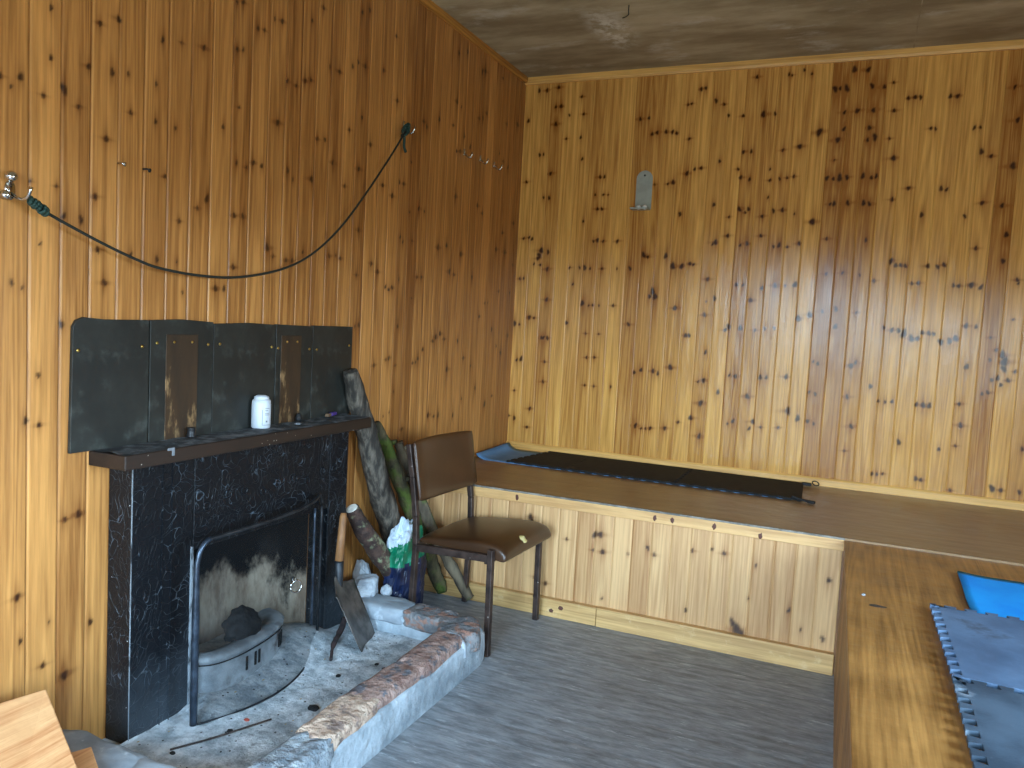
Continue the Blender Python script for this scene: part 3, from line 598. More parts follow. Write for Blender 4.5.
# slate panels behind the shelf
PZ = .902
pan = [(-2.977, -2.722, [(-2.977, PZ), (-2.972, 1.245), (-2.962, 1.262), (-2.940, 1.271), (-2.87, 1.266), (-2.723, 1.268), (-2.722, PZ)], [(-2.957, 1.181), (-2.748, 1.190)], 'leftmost black slate panel above the mantel shelf, one corner chipped'),
       (-2.719, -2.468, [(-2.719, PZ), (-2.719, 1.268), (-2.6, 1.273), (-2.468, 1.267), (-2.468, PZ)], [(-2.694, 1.2), (-2.49, 1.195)], 'black panel with a brown plate left of the white bottle above the mantel shelf'),
       (-2.465, -2.165, [(-2.465, PZ), (-2.465, 1.262), (-2.3, 1.268), (-2.165, 1.264), (-2.165, PZ)], [(-2.438, 1.196), (-2.185, 1.184)], 'wide black slate panel right behind the white bottle'),
       (-2.162, -1.955, [(-2.162, PZ), (-2.162, 1.266), (-1.955, 1.262), (-1.955, PZ)], [(-1.972, 1.175), (-2.150, 1.18)], 'black panel with a brown plate to the right of the white bottle'),
       (-1.951, -1.690, [(-1.951, PZ), (-1.951, 1.265), (-1.690, 1.264), (-1.690, PZ)], [(-1.925, 1.172), (-1.713, 1.187)], 'rightmost black slate panel, with the tall log leaning in front of its edge')]
for i, (a, b_, poly, scr, lb) in enumerate(pan):
    t = empty('slate_panel', (.006, (a+b_)/2, PZ), lb, 'wall panel', 'black panels above the mantel shelf')
    MB().prism([(.001, y, z) for y, z in poly], (.011+.001*(i % 2), 0, 0)).build('slate', M['slate'], t, bevel=.0015)
    if i in (1, 3):
        y0, y1 = (-2.661, -2.535) if i == 1 else (-2.136, -2.023)
        pl = MB().box(.012, .0155, y0, y1, PZ, 1.226).build('brown_plate', M['rust'], t, bevel=.001)
        for y in (y0+.03, y1-.025):
            MB().lathe([(.0045, 0), (.004, .002), (.001, .003)], (.0155, y, 1.203), (1, 0, 0), 10).build('screw', M['brass'], pl, smooth=True)
    for y, z in scr:
        MB().lathe([(.0052, 0), (.005, .002), (.001, .003)], (.012, y, z), (1, 0, 0), 10).build('screw', M['brass'], t, smooth=True)

# things on the mantel shelf
t = empty('bottle', (.045, -2.268, MZ), 'small white plastic bottle standing on the mantel shelf', 'bottle')
MB().lathe([(.001, 0), (.030, .0), (.032, .003), (.0325, .02), (.0325, .082), (.031, .096), (.024, .102)], (.045, -2.268, MZ), n=24).build('body', M['bottle'], t, smooth=True)
MB().lathe([(.0255, .100), (.0255, .104), (.024, .109), (.014, .114), (.001, .115)], (.045, -2.268, MZ), n=24).build('cap', M['bottle'], t, smooth=True)
lb = MB()
def arc(m, a0, a1, z0, z1, r=.0329):
    return m.grid(lambda u, v: Vector((.045+r*math.cos(a0+u*(a1-a0)), -2.268+r*math.sin(a0+u*(a1-a0)), MZ+z0+v*(z1-z0))), 8, 1)
arc(lb, -.75, -.70, .014, .066); arc(lb, -.75, .25, .012, .0135)
for z, a in ((.070, .1), (.062, -.1), (.052, .05), (.047, .1)):
    arc(lb, -.45, a, z, z+.0018)
arc(lb, -.35, -.15, .022, .028)
lb.build('printed_label', M['label_grey'], t, smooth=True)
t = MB().lathe([(.001, 0), (.014, 0), (.015, .004), (.0125, .008), (.0115, .022), (.0125, .026), (.0125, .030), (.001, .031)], (.035, -2.575, MZ), n=16).build('tin_stub', M['stub'], smooth=True)
tag(t, 'small dark metal candle stub on the left half of the mantel shelf', 'stub')
t = MB().lathe([(.001, 0), (.013, 0), (.012, .012), (.009, .026), (.006, .030), (.001, .031)], (.030, -2.045, MZ), n=16).build('wax_stub', M['strap'], smooth=True)
tag(t, 'small black cone-shaped stub on the mantel shelf right of the white bottle', 'stub')
t = empty('lighter', (.04, -1.86, MZ), 'purple-ended lighter lying near the right end of the mantel shelf', 'lighter')
MB().bar((.05, -1.90, MZ+.011), (.042, -1.865, MZ+.011), .014, .012).build('tip', M['tan_plastic'], t, bevel=.003)
MB().bar((.042, -1.865, MZ+.011), (.030, -1.815, MZ+.011), .016, .014).build('body', M['purple'], t, bevel=.004)
t = MB().blob((.085, -2.115, MZ+.003), (.010, .016, .004), 3, .3, nu=10, nv=6).build('wax_scrap', M['label_grey'], smooth=True)
tag(t, 'pale scrap of wax lying in front of the black stub on the mantel', 'scrap')

# hearth with its raised stone kerb
t = empty('hearth', (.34, -2.4, 0), 'raised stone-kerbed hearth slab in front of the black fireplace', 'hearth')
MB().box(-.27, .60, -3.05, -1.72, -.005, .040).build('hearth_slab', M['plaster'], t)
m = MB()
def kerbface(x0, x1, y0, y1, z1, sd):
    m.blob(((x0+x1)/2, (y0+y1)/2, z1/2-.01), ((x1-x0)/2, (y1-y0)/2, z1/2+.01), sd, .035, 3, p=9, nu=56, nv=20, zmin=-.003, oct=4)
kerbface(.578, .702, -3.17, -1.70, .125, 1); kerbface(.02, .66, -1.775, -1.655, .125, 2); kerbface(.015, .68, -3.17, -2.995, .12, 3)
m.build('kerb_plaster', M['plaster'], t, smooth=True)['label'] = 'rough grey cement face under the kerb stones'
def kstone(c, r, mat, sd, rot=0, lab=None, p=5, amp=.10):
    o = MB().blob(c, r, sd, amp, 2.2, p=p, nu=44, nv=22, rot=rot, oct=5).build('kerb_stone', M[mat], t, smooth=True)
    if lab: o['label'] = lab
kstone((.632, -2.035, .118), (.062, .185, .042), 'stone_red', 11, .03, 'reddish kerb stone')
kstone((.628, -2.330, .117), (.062, .165, .041), 'stone_red', 12, -.02, 'reddish kerb stone')
kstone((.632, -2.580, .117), (.063, .150, .042), 'stone_orange', 13, .03, 'orange-tinted kerb stone')
kstone((.640, -2.800, .108), (.066, .130, .046), 'stone_grey', 14, 0, 'rounded grey kerb stone')
kstone((.640, -3.010, .112), (.064, .105, .044), 'stone_mix', 15)
kstone((.615, -1.785, .116), (.082, .100, .044), 'stone_mix', 16, .5, 'rounded corner kerb stone')
kstone((.455, -1.718, .120), (.105, .068, .036), 'stone_mix', 17, -.08)
kstone((.200, -1.722, .122), (.165, .072, .034), 'stone_slab', 18, .02)
kstone((.170, -3.075, .122), (.165, .095, .034), 'stone_slab', 19, 0, 'grey slab at the near end of the hearth')
kstone((.490, -3.080, .120), (.170, .100, .034), 'stone_slab', 20, .03)
MB().tube([(.60, -1.865, .150), (.665, -1.885, .148), (.690, -1.895, .125), (.703, -1.90, .085)], [.008, .010, .012, .007], 8).build('mortar_joint', M['pale_stone'], t, smooth=True)['label'] = 'white mortar joint beside the corner stone'

def ash_h(x, y):
    h = .052+.006*mnoise.fractal(Vector((x*9, y*9, 5)), 1, 2, 4)
    h += .05*math.exp(-((x-.02)/.13)**2-((y+2.05)/.17)**2)+.03*math.exp(-((x-.13)/.07)**2)*max(0, 1-abs(y+2.3)/.4)
    h += .02*math.exp(-((x-.10)/.10)**2-((y+2.58)/.07)**2)
    return h
def ash(u, v):
    x = -.24+u*.82; y = -2.985+v*1.21
    if x < .10: y = max(y, OY0-.02) if x < .093 else y; y = min(y, -1.80) if x < .093 else y
    if x < .0: y = min(max(y, OY0+.01-.3*x*.0), OY1-.01)
    return Vector((x, y, ash_h(x, y)))
o = MB().grid(ash, 110, 150).build('wood_ash', M['ash'], smooth=True, origin=(0, 0, 0))
tag(o, 'pale grey wood ash with charcoal specks strewn over the hearth', 'ash', kind='stuff')

# cast fire front, coal and charcoal
t = empty('iron_fender', (.12, -2.36, .045), 'ash-coated cast iron fender standing in the fireplace behind the mesh guard', 'fender')
fp = smooth_pts([(-.02, -2.585, 0), (.05, -2.575, 0), (.105, -2.53, 0), (.125, -2.44, 0), (.120, -2.33, 0), (.105, -2.24, 0), (.080, -2.17, 0), (.03, -2.12, 0), (-.03, -2.105, 0)], 5)
m = MB(); nn = len(fp)-1
prof = [(0, .05), (.004, .075), (0, .10), (0, .165), (.008, .170), (.010, .182), (0, .188), (-.03, .190), (-.06, .182), (-.06, .05)]
def ff(u, v):
    i = min(nn, int(round(u*nn))); p = fp[i]; a = fp[max(0, i-1)]; b = fp[min(nn, i+1)]
    tn = (b-a).normalized(); nr = Vector((tn.y, -tn.x, 0)); o_, z = prof[int(round(v*(len(prof)-1)))]
    return Vector((p.x+nr.x*o_, p.y+nr.y*o_, z+.006+(.0 if z < .06 else .0)))
m.grid(ff, nn, len(prof)-1)
m.build('front_plate', M['fender'], t, smooth=True)
for fy in (-2.385, -2.355, -2.335, -2.20, -2.185, -2.17, -2.155):
    k = min(range(len(fp)), key=lambda i: abs(fp[i].y-fy)); p = fp[k]
    MB().box(p.x-.004, p.x+.003, p.y-.005, p.y+.005, .10, .148).build('air_slot', M['dark_slot'], t, bevel=.001)
q = [p for p in fp if -2.58 < p.y < -2.11]
MB().tube([Vector((p.x+.0035, p.y, .166)) for p in q], .0022, 6).build('bead_line', M['dark_slot'], t, smooth=True)
o = MB().blob((.055, -2.345, .225), (.055, .070, .055), 4, .28, 1.8, nu=26, nv=16).build('charred_log_end', M['charcoal'], smooth=True)
tag(o, 'round black charred lump sitting on top of the fire front', 'charred wood')
for k, (x, y, r) in enumerate(((.43, -2.43, .016), (.36, -2.20, .008), (.47, -2.08, .009), (.30, -2.66, .008), (.42, -2.05, .007), (.50, -2.30, .006), (.25, -2.83, .007))):
    o = MB().blob((x, y, ash_h(x, y)+r*.3), (r*1.2, r, r*.6), 30+k, .35, 2, nu=12, nv=8, rot=k).build('charcoal_bit', M['charcoal'])
    tag(o, ['largest black charcoal bit lying on the ash in mid hearth', 'small charcoal bit on the ash near the burnt stick', 'charcoal bit on the ash in front of the shovel blade',
            'charcoal bit on the ash just in front of the fire guard', 'tiny charcoal bit on the ash beside the shovel blade', 'tiny charcoal bit on the ash against the kerb stones', 'charcoal bit on the ash at the near left end of the hearth'][k], 'charcoal', 'charcoal bits on the hearth')
o = MB().blob((.31, -2.60, .064), (.010, .006, .004), 41, .4, nu=10, nv=6).build('red_scrap', M['red_scrap'])
tag(o, 'small red burnt scrap lying on the ash in front of the fire guard', 'scrap')
o = MB().tube(smooth_pts([(.27, -2.12, .064), (.22, -2.04, .075), (.185, -1.95, .090), (.165, -1.89, .12)]), [.006]*6+[.010]*6+[.012]*7, 8, jitter=lambda p, a: 1+.25*mnoise.noise(p*60)).build('burnt_stick', M['char_stick'], smooth=True)
tag(o, 'dark burnt stick lying on the ash between fire guard and shovel', 'stick')
o = MB().tube(smooth_pts([(.24, -2.83, .062), (.29, -2.74, .062), (.33, -2.66, .064), (.37, -2.56, .063)]), .003, 6).build('twig', M['twig'], smooth=True)
tag(o, 'thin dark twig on the ash at the near end of the hearth', 'twig')

# mesh fire guard
t = empty('fire_guard', (.17, -2.34, .055), 'bowed dark mesh fire guard with a metal frame in front of the fire opening', 'fire guard')
GL, GF, GR = Vector((.185, -2.690, 0)), Vector((.150, -2.085, 0)), Vector((.098, -1.975, 0))
GZ0, GZ1 = .056, .620
def gp(u, z):
    s = (z-GZ0)/(GZ1-GZ0)
    if u < .86:
        w = u/.86; p = GL.lerp(GF, w); b = math.sin(PI*w)**.8*(.095-.072*s)
        p = p+Vector((b, 0, 0))
    else:
        w = (u-.86)/.14; p = GF.lerp(GR, w)
    return Vector((p.x, p.y, z))
def gtop(u):
    r = .075
    if u < r: return GZ1-.07+.07*math.sqrt(max(0, 1-((r-u)/r)**2))
    if u > .94: return GZ1+.012-.05*((u-.94)/.06)**2
    return GZ1+.012*max(0, (u-.7)/.24)
m = MB().grid(lambda u, v: gp(u, GZ0+v*(gtop(u)-GZ0)), 60, 24)
mesh_o = m.build('mesh_panel', M['mesh'], t, smooth=True)
NS = 50
left = [gp(0, GZ0+(gtop(0)-GZ0)*k/20) for k in range(21)]
MB().tube(left+[gp(k/NS/2, gtop(k/NS/2)) for k in range(1, 8)], [.011]*15+[.0105, .010, .0095, .009, .0085, .008]+[.0075]*7, 8).build('side_frame', M['guard_frame'], t, smooth=True)
MB().tube([gp(k/NS, gtop(k/NS)) for k in range(NS+1)], .0065, 8).build('top_frame', M['iron'], t, smooth=True)
MB().tube([gp(k/NS, GZ0) for k in range(NS+1)], .0035, 6).build('bottom_frame', M['iron'], t, smooth=True)
MB().tube([gp(1, GZ0+(gtop(1)-GZ0)*k/12) for k in range(13)], .006, 8).build('side_frame', M['iron'], t, smooth=True)
MB().tube([gp(.86, GZ0+.1+(gtop(.86)-GZ0-.13)*k/12) for k in range(13)], .005, 8).build('fold_bar', M['guard_frame'], t, smooth=True)
rp = gp(.60, .37)
MB().torus(rp+Vector((.012, 0, 0)), .021, .0028, (1, -.4, .1), 20, 6).torus(rp+Vector((.006, -.004, .024)), .008, .002, (.3, 1, 0), 12, 6).build('ring_handle', M['chrome'], t, smooth=True)

# shovel
t = empty('shovel', (.265, -1.90, .058), 'short coal shovel with a wooden handle leaning on the black surround', 'shovel')
h0, h1 = Vector((.128, -1.872, .535)), Vector((.146, -1.918, .345))
MB().tube([h0, h0.lerp(h1, .08), h0.lerp(h1, .5), h1], [.011, .0145, .0155, .0165], 12).build('handle', M['handle'], t, smooth=True)
s1 = Vector((.160, -1.930, .250))
MB().tube([h1+Vector((-.001, .002, .01)), h1, h1.lerp(s1, .5), s1, s1+Vector((.012, .003, -.04))], [.019, .0195, .016, .014, .008], 12).build('socket', M['iron'], t, smooth=True)
b0, b1 = Vector((.152, -1.945, .305)), Vector((.285, -1.918, .056)); wd = Vector((-.06, .18, 0)).normalized()
nrm = (b1-b0).cross(wd).normalized()
if nrm.x < 0: nrm = -nrm
def bl(u, v, off=0):
    w = .110*(min(1, .40+4.0*v) if v < .15 else 1-.12*(v-.15)); a = (u-.5)*2
    q = b0.lerp(b1, v)+wd*a*w*(1 if v < .9 else 1-.05*(v-.9)/.1)
    dish = .020*(abs(a)**2.2)*(1-.4*v)
    q += nrm*(dish+off)
    if v < .2: q += Vector((0, 0, -.055*abs(a)**1.5*(1-v/.2)))
    if v > .9: q += (b1-b0).normalized()*(.012*(1-a*a))*((v-.9)/.1)
    return q
m = MB().grid(lambda u, v: bl(u, v), 16, 20)
o = m.build('blade', M['blade'], t, smooth=True)
md = o.modifiers.new('thickness', 'SOLIDIFY'); md.thickness = .003

# stones by the wall
o = MB().blob((.125, -1.688, .183), (.048, .058, .042), 5, .22, 1.4, p=3.2, nu=22, nv=14, rot=.4).build('stone', M['pale_stone'])
tag(o, 'pale blocky stone sitting on the far kerb of the hearth by the wall', 'stone')
o = MB().blob((.185, -1.625, .155), (.024, .026, .030), 6, .2, 1.4, nu=16, nv=10).build('stone', M['pale_stone'])
tag(o, 'small cream stone wedged behind the hearth kerb at the foot of the lichened log', 'stone')
o = MB().blob((.045, -1.60, .10), (.04, .035, .15), 8, .2, 1.4, p=3, nu=18, nv=12, zmin=0).build('stone', M['pale_stone'])
tag(o, 'upright cream stone half hidden behind the leaning logs against the left wall', 'stone')

# ------------------------------------------------------------------ logs
def log(label, pts, rad, mat, sd, amp=.16, cutmat=None, knobs=()):
    t = empty('log', pts[-1], label, 'log')
    P = smooth_pts(pts, 10); n = len(P); R = []
    for i in range(n):
        s = i/(n-1)*(len(rad)-1); k = min(int(s), len(rad)-2); R.append(rad[k]+(rad[k+1]-rad[k])*(s-k))
    J = lambda p, a: 1+amp*mnoise.fractal(p*16+Vector((sd, 0, sd*2)), 1, 2, 4)+amp*.5*math.sin(a*3+p.z*9+sd)*.5
    m = MB().tube(P, R, 20, jitter=J)
    for (s, d, l, r) in knobs:
        c = P[int(s*(n-1))]; m.tube([c, c+Vector(d)*l*.6, c+Vector(d)*l], [r*1.3, r, r*.6], 8, jitter=J)
    m.build('trunk', M[mat], t, smooth=True)
    if cutmat:
        d = (P[0]-P[1]).normalized(); MB().lathe([(R[0]*.86, 0), (R[0]*.8, .004), (.001, .005)], P[0]-d*.001, d, 16).build('cut_end', M[cutmat], t)
    return t
log('tallest weathered grey log leaning on the wall, its top past the mantel shelf end', [(.052, -1.752, 1.085), (.052, -1.69, .95), (.062, -1.63, .80), (.085, -1.52, .52), (.105, -1.40, .26), (.118, -1.30, .03)], [.030, .042, .046, .052, .052, .050], 'bark_grey', 1, .14)
log('mossy green log with a pale split top leaning just right of the tallest log', [(.050, -1.545, .855), (.062, -1.49, .76), (.095, -1.40, .58), (.125, -1.32, .40), (.165, -1.22, .20), (.199, -1.145, .02)], [.014, .028, .034, .034, .032, .028], 'bark_moss', 2, .3, knobs=((.22, (.3, .8, .3), .07, .012), (.4, (.8, .2, .3), .05, .012)))
log('slimmer mossy pole leaning behind the chair backrest, its foot nearest the platform', [(.045, -1.345, .745), (.075, -1.31, .62), (.150, -1.255, .40), (.250, -1.20, .20), (.352, -1.155, .015)], [.022, .030, .030, .027, .024], 'bark_slim', 3, .22, knobs=((.12, (.5, .5, .3), .06, .012), (.3, (.3, -.8, .4), .05, .01)))
log('short brown lichened log leaning in front of the plastic bag beside the shovel', [(.095, -1.770, .528), (.115, -1.70, .42), (.140, -1.62, .31), (.175, -1.53, .19), (.205, -1.455, .06)], [.030, .040, .043, .044, .042], 'bark_brown', 4, .1, 'cut_pale')

# plastic bag stuffed behind the short log
t = empty('plastic_bag', (.19, -1.45, 0), 'crumpled plastic bag, white and green over navy, wedged between the logs and chair', 'bag')
m = MB().blob((.185, -1.475, .205), (.062, .125, .212), 9, .20, 2.2, p=2.6, nu=60, nv=44, zmin=0, oct=5)
parts = {'bag_body': [], 'green_panel': [], 'white_band': []}
for f in m.f:
    c = sum((Vector(m.v[i]) for i in f), Vector())/len(f)
    e = c.z-.27-.10*(c.y+1.47)
    k = 'bag_body' if e < -.005 else ('white_band' if (c.z > .395+.55*(c.y+1.47)) else 'green_panel')
    parts[k].append(f)
for k, fs in parts.items():
    if not fs: continue
    ids = sorted({i for f in fs for i in f}); mp = {a: b for b, a in enumerate(ids)}
    o = obj(k, [m.v[i] for i in ids], [tuple(mp[i] for i in f) for f in fs], M[{'bag_body': 'bag_navy', 'green_panel': 'bag_green', 'white_band': 'bag_white'}[k]], t, smooth=False)
    o['label'] = {'bag_body': 'navy speckled plastic', 'green_panel': 'green plastic', 'white_band': 'white plastic'}[k]

# ------------------------------------------------------------------ chair
F = Vector((.995, -.10, 0)).normalized(); S = Vector((-.10*-1, .995, 0)).normalized()
S = Vector((.047, .999, 0)).normalized()
RN = Vector((.323, -1.632, 0))
t = empty('chair', RN+F*.18+S*.23, 'brown vinyl chair with a torn seat standing between hearth and sleeping platform', 'chair')
def cw(f, s, z): return RN+F*f+S*s+Vector((0, 0, z))
W, DP = .464, .360
def square_leg(pts, w=.024):
    m = MB()
    for a, b in zip(pts[:-1], pts[1:]): m.bar(a, b, w, w, up=F)
    return m
for s in (0, W):
    square_leg([cw(DP+.004, s, 0), cw(DP, s, .428)]).build('leg', M['tube'], t, bevel=.003)
    P = [cw(-.012, s, 0), cw(0, s, .38), cw(-.006, s, .50), cw(-.028, s, .66), cw(-.055, s, .795)]
    square_leg(P, .023).build('leg', M['tube'], t, bevel=.003)
    MB().bar(cw(0, s+(.0 if s == 0 else 0), .372), cw(DP, s, .392), .02, .030).build('side_rail', M['tube'], t, bevel=.002)
MB().bar(cw(0, 0, .376), cw(0, W, .376), .02, .026).build('back_rail', M['tube'], t, bevel=.002)
MB().bar(cw(DP-.02, 0, .378), cw(DP-.02, W, .378), .02, .026).build('front_rail', M['tube'], t, bevel=.002)
# seat cushion: domed, with a waterfall front
prof = [(.000, .392), (-.004, .402), (.010, .414), (.08, .424), (.18, .436), (.28, .446), (.345, .448), (.385, .440), (.410, .424), (.420, .402), (.418, .384), (.405, .378), (.36, .392), (.1, .392)]
def seat(s0, s1):
    m = MB(); n = len(prof); ss = [s0, s0+.006, s0+.02, s0+.05, s0+.12, (s0+s1)/2, s1-.12, s1-.05, s1-.02, s1-.006, s1]
    V = []
    for i, s in enumerate(ss):
        e = min(i, len(ss)-1-i); dz = [-.016, -.006, -.001, .002, .006, .008][e]; sc = [.97, .99, 1, 1, 1, 1][e]
        for (f, z) in prof:
            V.append(cw(.2+(f-.2)*sc, s, z+(dz if z > .395 else 0)))
    Fc = [(i*n+k, i*n+(k+1) % n, (i+1)*n+(k+1) % n, (i+1)*n+k) for i in range(len(ss)-1) for k in range(n)]
    Fc += [tuple(range(n)), tuple((len(ss)-1)*n+k for k in range(n))]
    return m.add(V, Fc)
o = seat(.014, W+.012).build('seat', M['vinyl'], t, smooth=True)
o.modifiers.new('sub', 'SUBSURF').levels = 1; o.modifiers['sub'].render_levels = 2
# torn patch showing the foam
tp = MB().blob((0, 0, 0), (1, 1, 1), 3, .25, 1.5, nu=18, nv=8)
tp.v = [tuple(cw(.402+p[0]*.014, .205+p[1]*.026, .432-.012*p[0]+p[2]*.005)) for p in tp.v]
tp.build('torn_patch', M['foam_tear'], t, smooth=True)['label'] = 'tear in the seat front showing pale yellow foam'
# curved padded backrest in front of the stiles
def backp(u, v):   # closed profile: v around the rim thickness, u across
    s = -.012+u*(W+.024); bow = -.030*math.sin(PI*u); a = 2*PI*v
    zc = .682; hh = .128; th = .017
    ca, sa = math.cos(a), math.sin(a)
    z = zc+hh*math.copysign(abs(sa)**.35, sa); k = th*math.copysign(abs(ca)**.6, ca)
    e = min(1, 8*min(u, 1-u)+.25); k *= e; z = zc+(z-zc)*(.965+.035*min(1, 12*min(u, 1-u)))
    zt = z-.010*math.cos(PI*(u-.5))*(1 if sa < 0 else -.2)*0
    lean = -.006-(z-.5)*.165
    return cw(lean+bow+.030+k, s, z+(.012*(1-math.sin(PI*u)) if sa < 0 else 0))
m = MB(); nu_, nv_ = 26, 32
V = [backp(i/nu_, j/nv_) for i in range(nu_+1) for j in range(nv_)]
Fc = [(i*nv_+j, i*nv_+(j+1) % nv_, (i+1)*nv_+(j+1) % nv_, (i+1)*nv_+j) for i in range(nu_) for j in range(nv_)]
Fc += [tuple(range(nv_)), tuple(nu_*nv_+j for j in range(nv_))]
m.add(V, Fc).build('backrest', M['vinyl_back'], t, smooth=True)

# ------------------------------------------------------------------ sleeping platforms
XP = 1.942
t = empty('sleeping_platform', (1.0, -.56, 0), 'long low wooden sleeping platform with a pine plank front along the back wall', 'platform')
MB().box(0, XR, -D-.002, 0, HB-.009, HB).build('top_board', M['board_top'], t)
MB().box(0.0, XP+.002, -D-.006, -D+.004, HB-.007, HB+.0008).build('edge_strip', M['edging'], t)['label'] = 'worn grey metal edging strip'
MB().box(XP-.003, XP+.03, -D+.0, -D+.03, 0, HB-.009).build('leak_filler', M['pine_side'], t)  # post added to stop outside light leaking through the corner gap
planks('front_panel', M['pine_bench'], lambda u, v, d: st(u, -D+.012+d, v), 0, XP, 0, HB-.009, .5075, .0843, None,
       [(.93, .40, .012), (.955, .405, .012), (.97, .33, .010), (.925, .33, .006), (1.17, .38, .009), (1.20, .355, .007), (1.49, .41, .008), (1.44, .42, .006), (1.36, .40, .007), (.62, .435, .012), (.625, .42, .010), (1.565, .10, .020), (1.545, .125, .013), (1.58, .085, .014), (1.76, .22, .008), (1.62, .38, .006), (1.90, .37, .009), (1.895, .13, .009), (.98, .12, .006), (1.085, .34, .005), (1.60, .24, .005), (.66, .16, .009), (.71, .14, .008), (1.35, .14, .007), (1.81, .15, .006), (.80, .36, .006), (.36, .30, .008), (.42, .20, .007)],
       res=(.007, .007), seed=12, parent=t, spread=.2, base=.55, groove=.003, half=.002)
o = MB().box(0, XP+.001, -D-.004, -D+.014, .498, HB-.0075).build('top_rail', M['rail'], t, bevel=.002)
for x in (.555, 1.195, 1.445, 1.63, 1.27):
    MB().blob((x, -D-.004, .520-.010*(x > 1.6)), (.008, .0012, .012), int(x*9), .4, 1.5, nu=14, nv=8).build('rail_knot', M['knot_brown'], t)
MB().box(0, .965, -D-.016, -D+.013, 0, .083).build('skirting_board', M['skirting'], t, bevel=.003)
MB().box(.967, XP, -D-.018, -D+.013, 0, .085).build('skirting_board', M['skirting'], t, bevel=.003)
for x, z in ((.80, .05), (.755, .03)):
    MB().blob((x, -D-.016, z), (.012, .0012, .009), int(x*9), .3, 1.5, nu=14, nv=8).build('skirting_knot', M['knot_brown'], t)

t = empty('sleeping_platform', (2.7, -2.6, 0), 'orange-brown sleeping platform under the grey tiles on the right side of the room', 'platform')
YE = -4.0
def xe(y): return XP+(y+D)*(-.0235)          # top edge, slightly out of square
MB().prism([(xe(-D), -D-.002, .524), (XR, -D-.002, .524), (XR, YE, .524), (xe(YE), YE, .524)], (0, 0, .018)).build('top_board', M['right_top'], t, bevel=.002)
planks('side_panel', M['pine_side'], lambda u, v, d: st(XP+.006+(u+D)*(-.0235)+d, u, v), YE, -D+.004, 0, .524, -1.2, .09, None, rnd_knots(YE, -D, 0, .5, 30, .006, .010, 3), res=(.009, .012), seed=14, parent=t, flip=True, base=.4, groove=.004)
MB().box(xe(YE)+.01, XR, YE-.02, YE, 0, .524).build('end_panel', M['pine_side'], t)
MB().blob((2.045, -1.905, .5421), (.024, .012, .0014), 3, .3, nu=14, nv=6).build('board_knot', M['twig'], t)
MB().blob((2.008, -1.815, .5425), (.006, .008, .003), 5, .3, nu=8, nv=6).build('paint_spot', M['pale_stone'], t)

# ------------------------------------------------------------------ sleeping mats
def tooth_edge(a, b, pitch, depth, inward, ph=0.0, duty=.5):
    a = Vector(a); b = Vector(b); L = (b-a).length; d = (b-a)/L; n = Vector(inward); out = [a]
    k = max(2, int(L/pitch)); p = L/k
    for i in range(k):
        s = i*p+p*(.5-duty/2); e = s+p*duty; q = p*.05
        out += [a+d*(s+q), a+d*(s-q)+n*depth, a+d*(e+q)+n*depth, a+d*(e-q)]
    return out
def mat_tile(name, corners, z, th, mat, label, teeth, pitch, depth, group, tilt=None, cat='foam mat'):
    """corners in order; teeth = set of edge indices cut with interlocking notches"""
    pts = []
    c = sum((Vector((x, y, 0)) for x, y in corners), Vector())/len(corners)
    for i in range(len(corners)):
        a = Vector((*corners[i], 0)); b = Vector((*corners[(i+1) % len(corners)], 0))
        d = (b-a).normalized(); n = Vector((-d.y, d.x, 0))
        if n.dot(c-(a+b)/2) < 0: n = -n
        pts += tooth_edge(a, b, pitch, depth, n) if i in teeth else [a]
    f = (lambda p: z) if tilt is None else tilt
    o = MB().prism([(p.x, p.y, f(p)) for p in pts], (0, 0, th)).build(name, M[mat])
    return tag(o, label, cat, group)

# blue mat under the dark tiles on the back platform, curling up at the corner
def roll(u, v):
    w = u*1.66; y = -.045-.453*v
    x = .015+w; z = HB+.0008
    if w < .10:
        a = (.10-w)/.10; x = .015+.10-.10*math.sin(min(1, a)*1.15)/1.15*1.02; z += .040*a*a*(1-.25*v)
    y += -.035*(1-u)*0
    return Vector((x-.055*v*0, y, z))
m = MB().grid(roll, 60, 8)
t = empty('foam_roll_mat', (.9, -.28, HB), 'blue foam roll mat curling up in the corner of the back platform', 'roll mat')
o = m.build('mat_sheet', M['blue_roll'], t, smooth=True); md = o.modifiers.new('thickness', 'SOLIDIFY'); md.thickness = .004; md.offset = 1
g = 'dark foam tiles on the back platform'
zb = HB+.0025
mat_tile('foam_tile', [(.215, -.490), (.560, -.512), (.560, -.025), (.290, -.020)], zb, .010, 'black_foam', 'black interlocking foam tile on the back platform, at the blue mat corner', {0, 3}, .060, .016, g)
mat_tile('foam_tile', [(.562, -.512), (1.150, -.512), (1.150, -.030), (.562, -.025)], zb, .010, 'black_foam', 'middle black interlocking foam tile of the strip on the back platform', {0, 1}, .060, .016, g)
mat_tile('foam_tile', [(1.152, -.512), (1.745, -.512), (1.725, -.045), (1.152, -.035)], zb, .010, 'black_foam', 'black foam tile at the strap end of the strip on the back platform', {0}, .060, .016, g)
t = empty('mat_strap', (1.79, -.50, HB), 'black strap end with a toggle lying at the front corner of the dark tiles', 'strap')
MB().tube(smooth_pts([(1.70, -.507, HB+.02), (1.74, -.515, HB+.012), (1.775, -.525, HB+.010)]), .006, 8).build('strap_cord', M['strap'], t, smooth=True)
MB().bar((1.770, -.524, HB+.009), (1.805, -.536, HB+.009), .022, .014).build('toggle', M['strap'], t, bevel=.006)
t = empty('mat_strap', (1.76, -.07, HB), 'black strap with a small wire loop at the back corner of the dark tiles', 'strap')
MB().bar((1.72, -.085, HB+.014), (1.765, -.075, HB+.012), .03, .014).build('strap_tab', M['strap'], t, bevel=.004)
MB().torus((1.785, -.07, HB+.020), .017, .003, (.2, .7, .6), 16, 6).build('wire_loop', M['wire'], t, smooth=True)

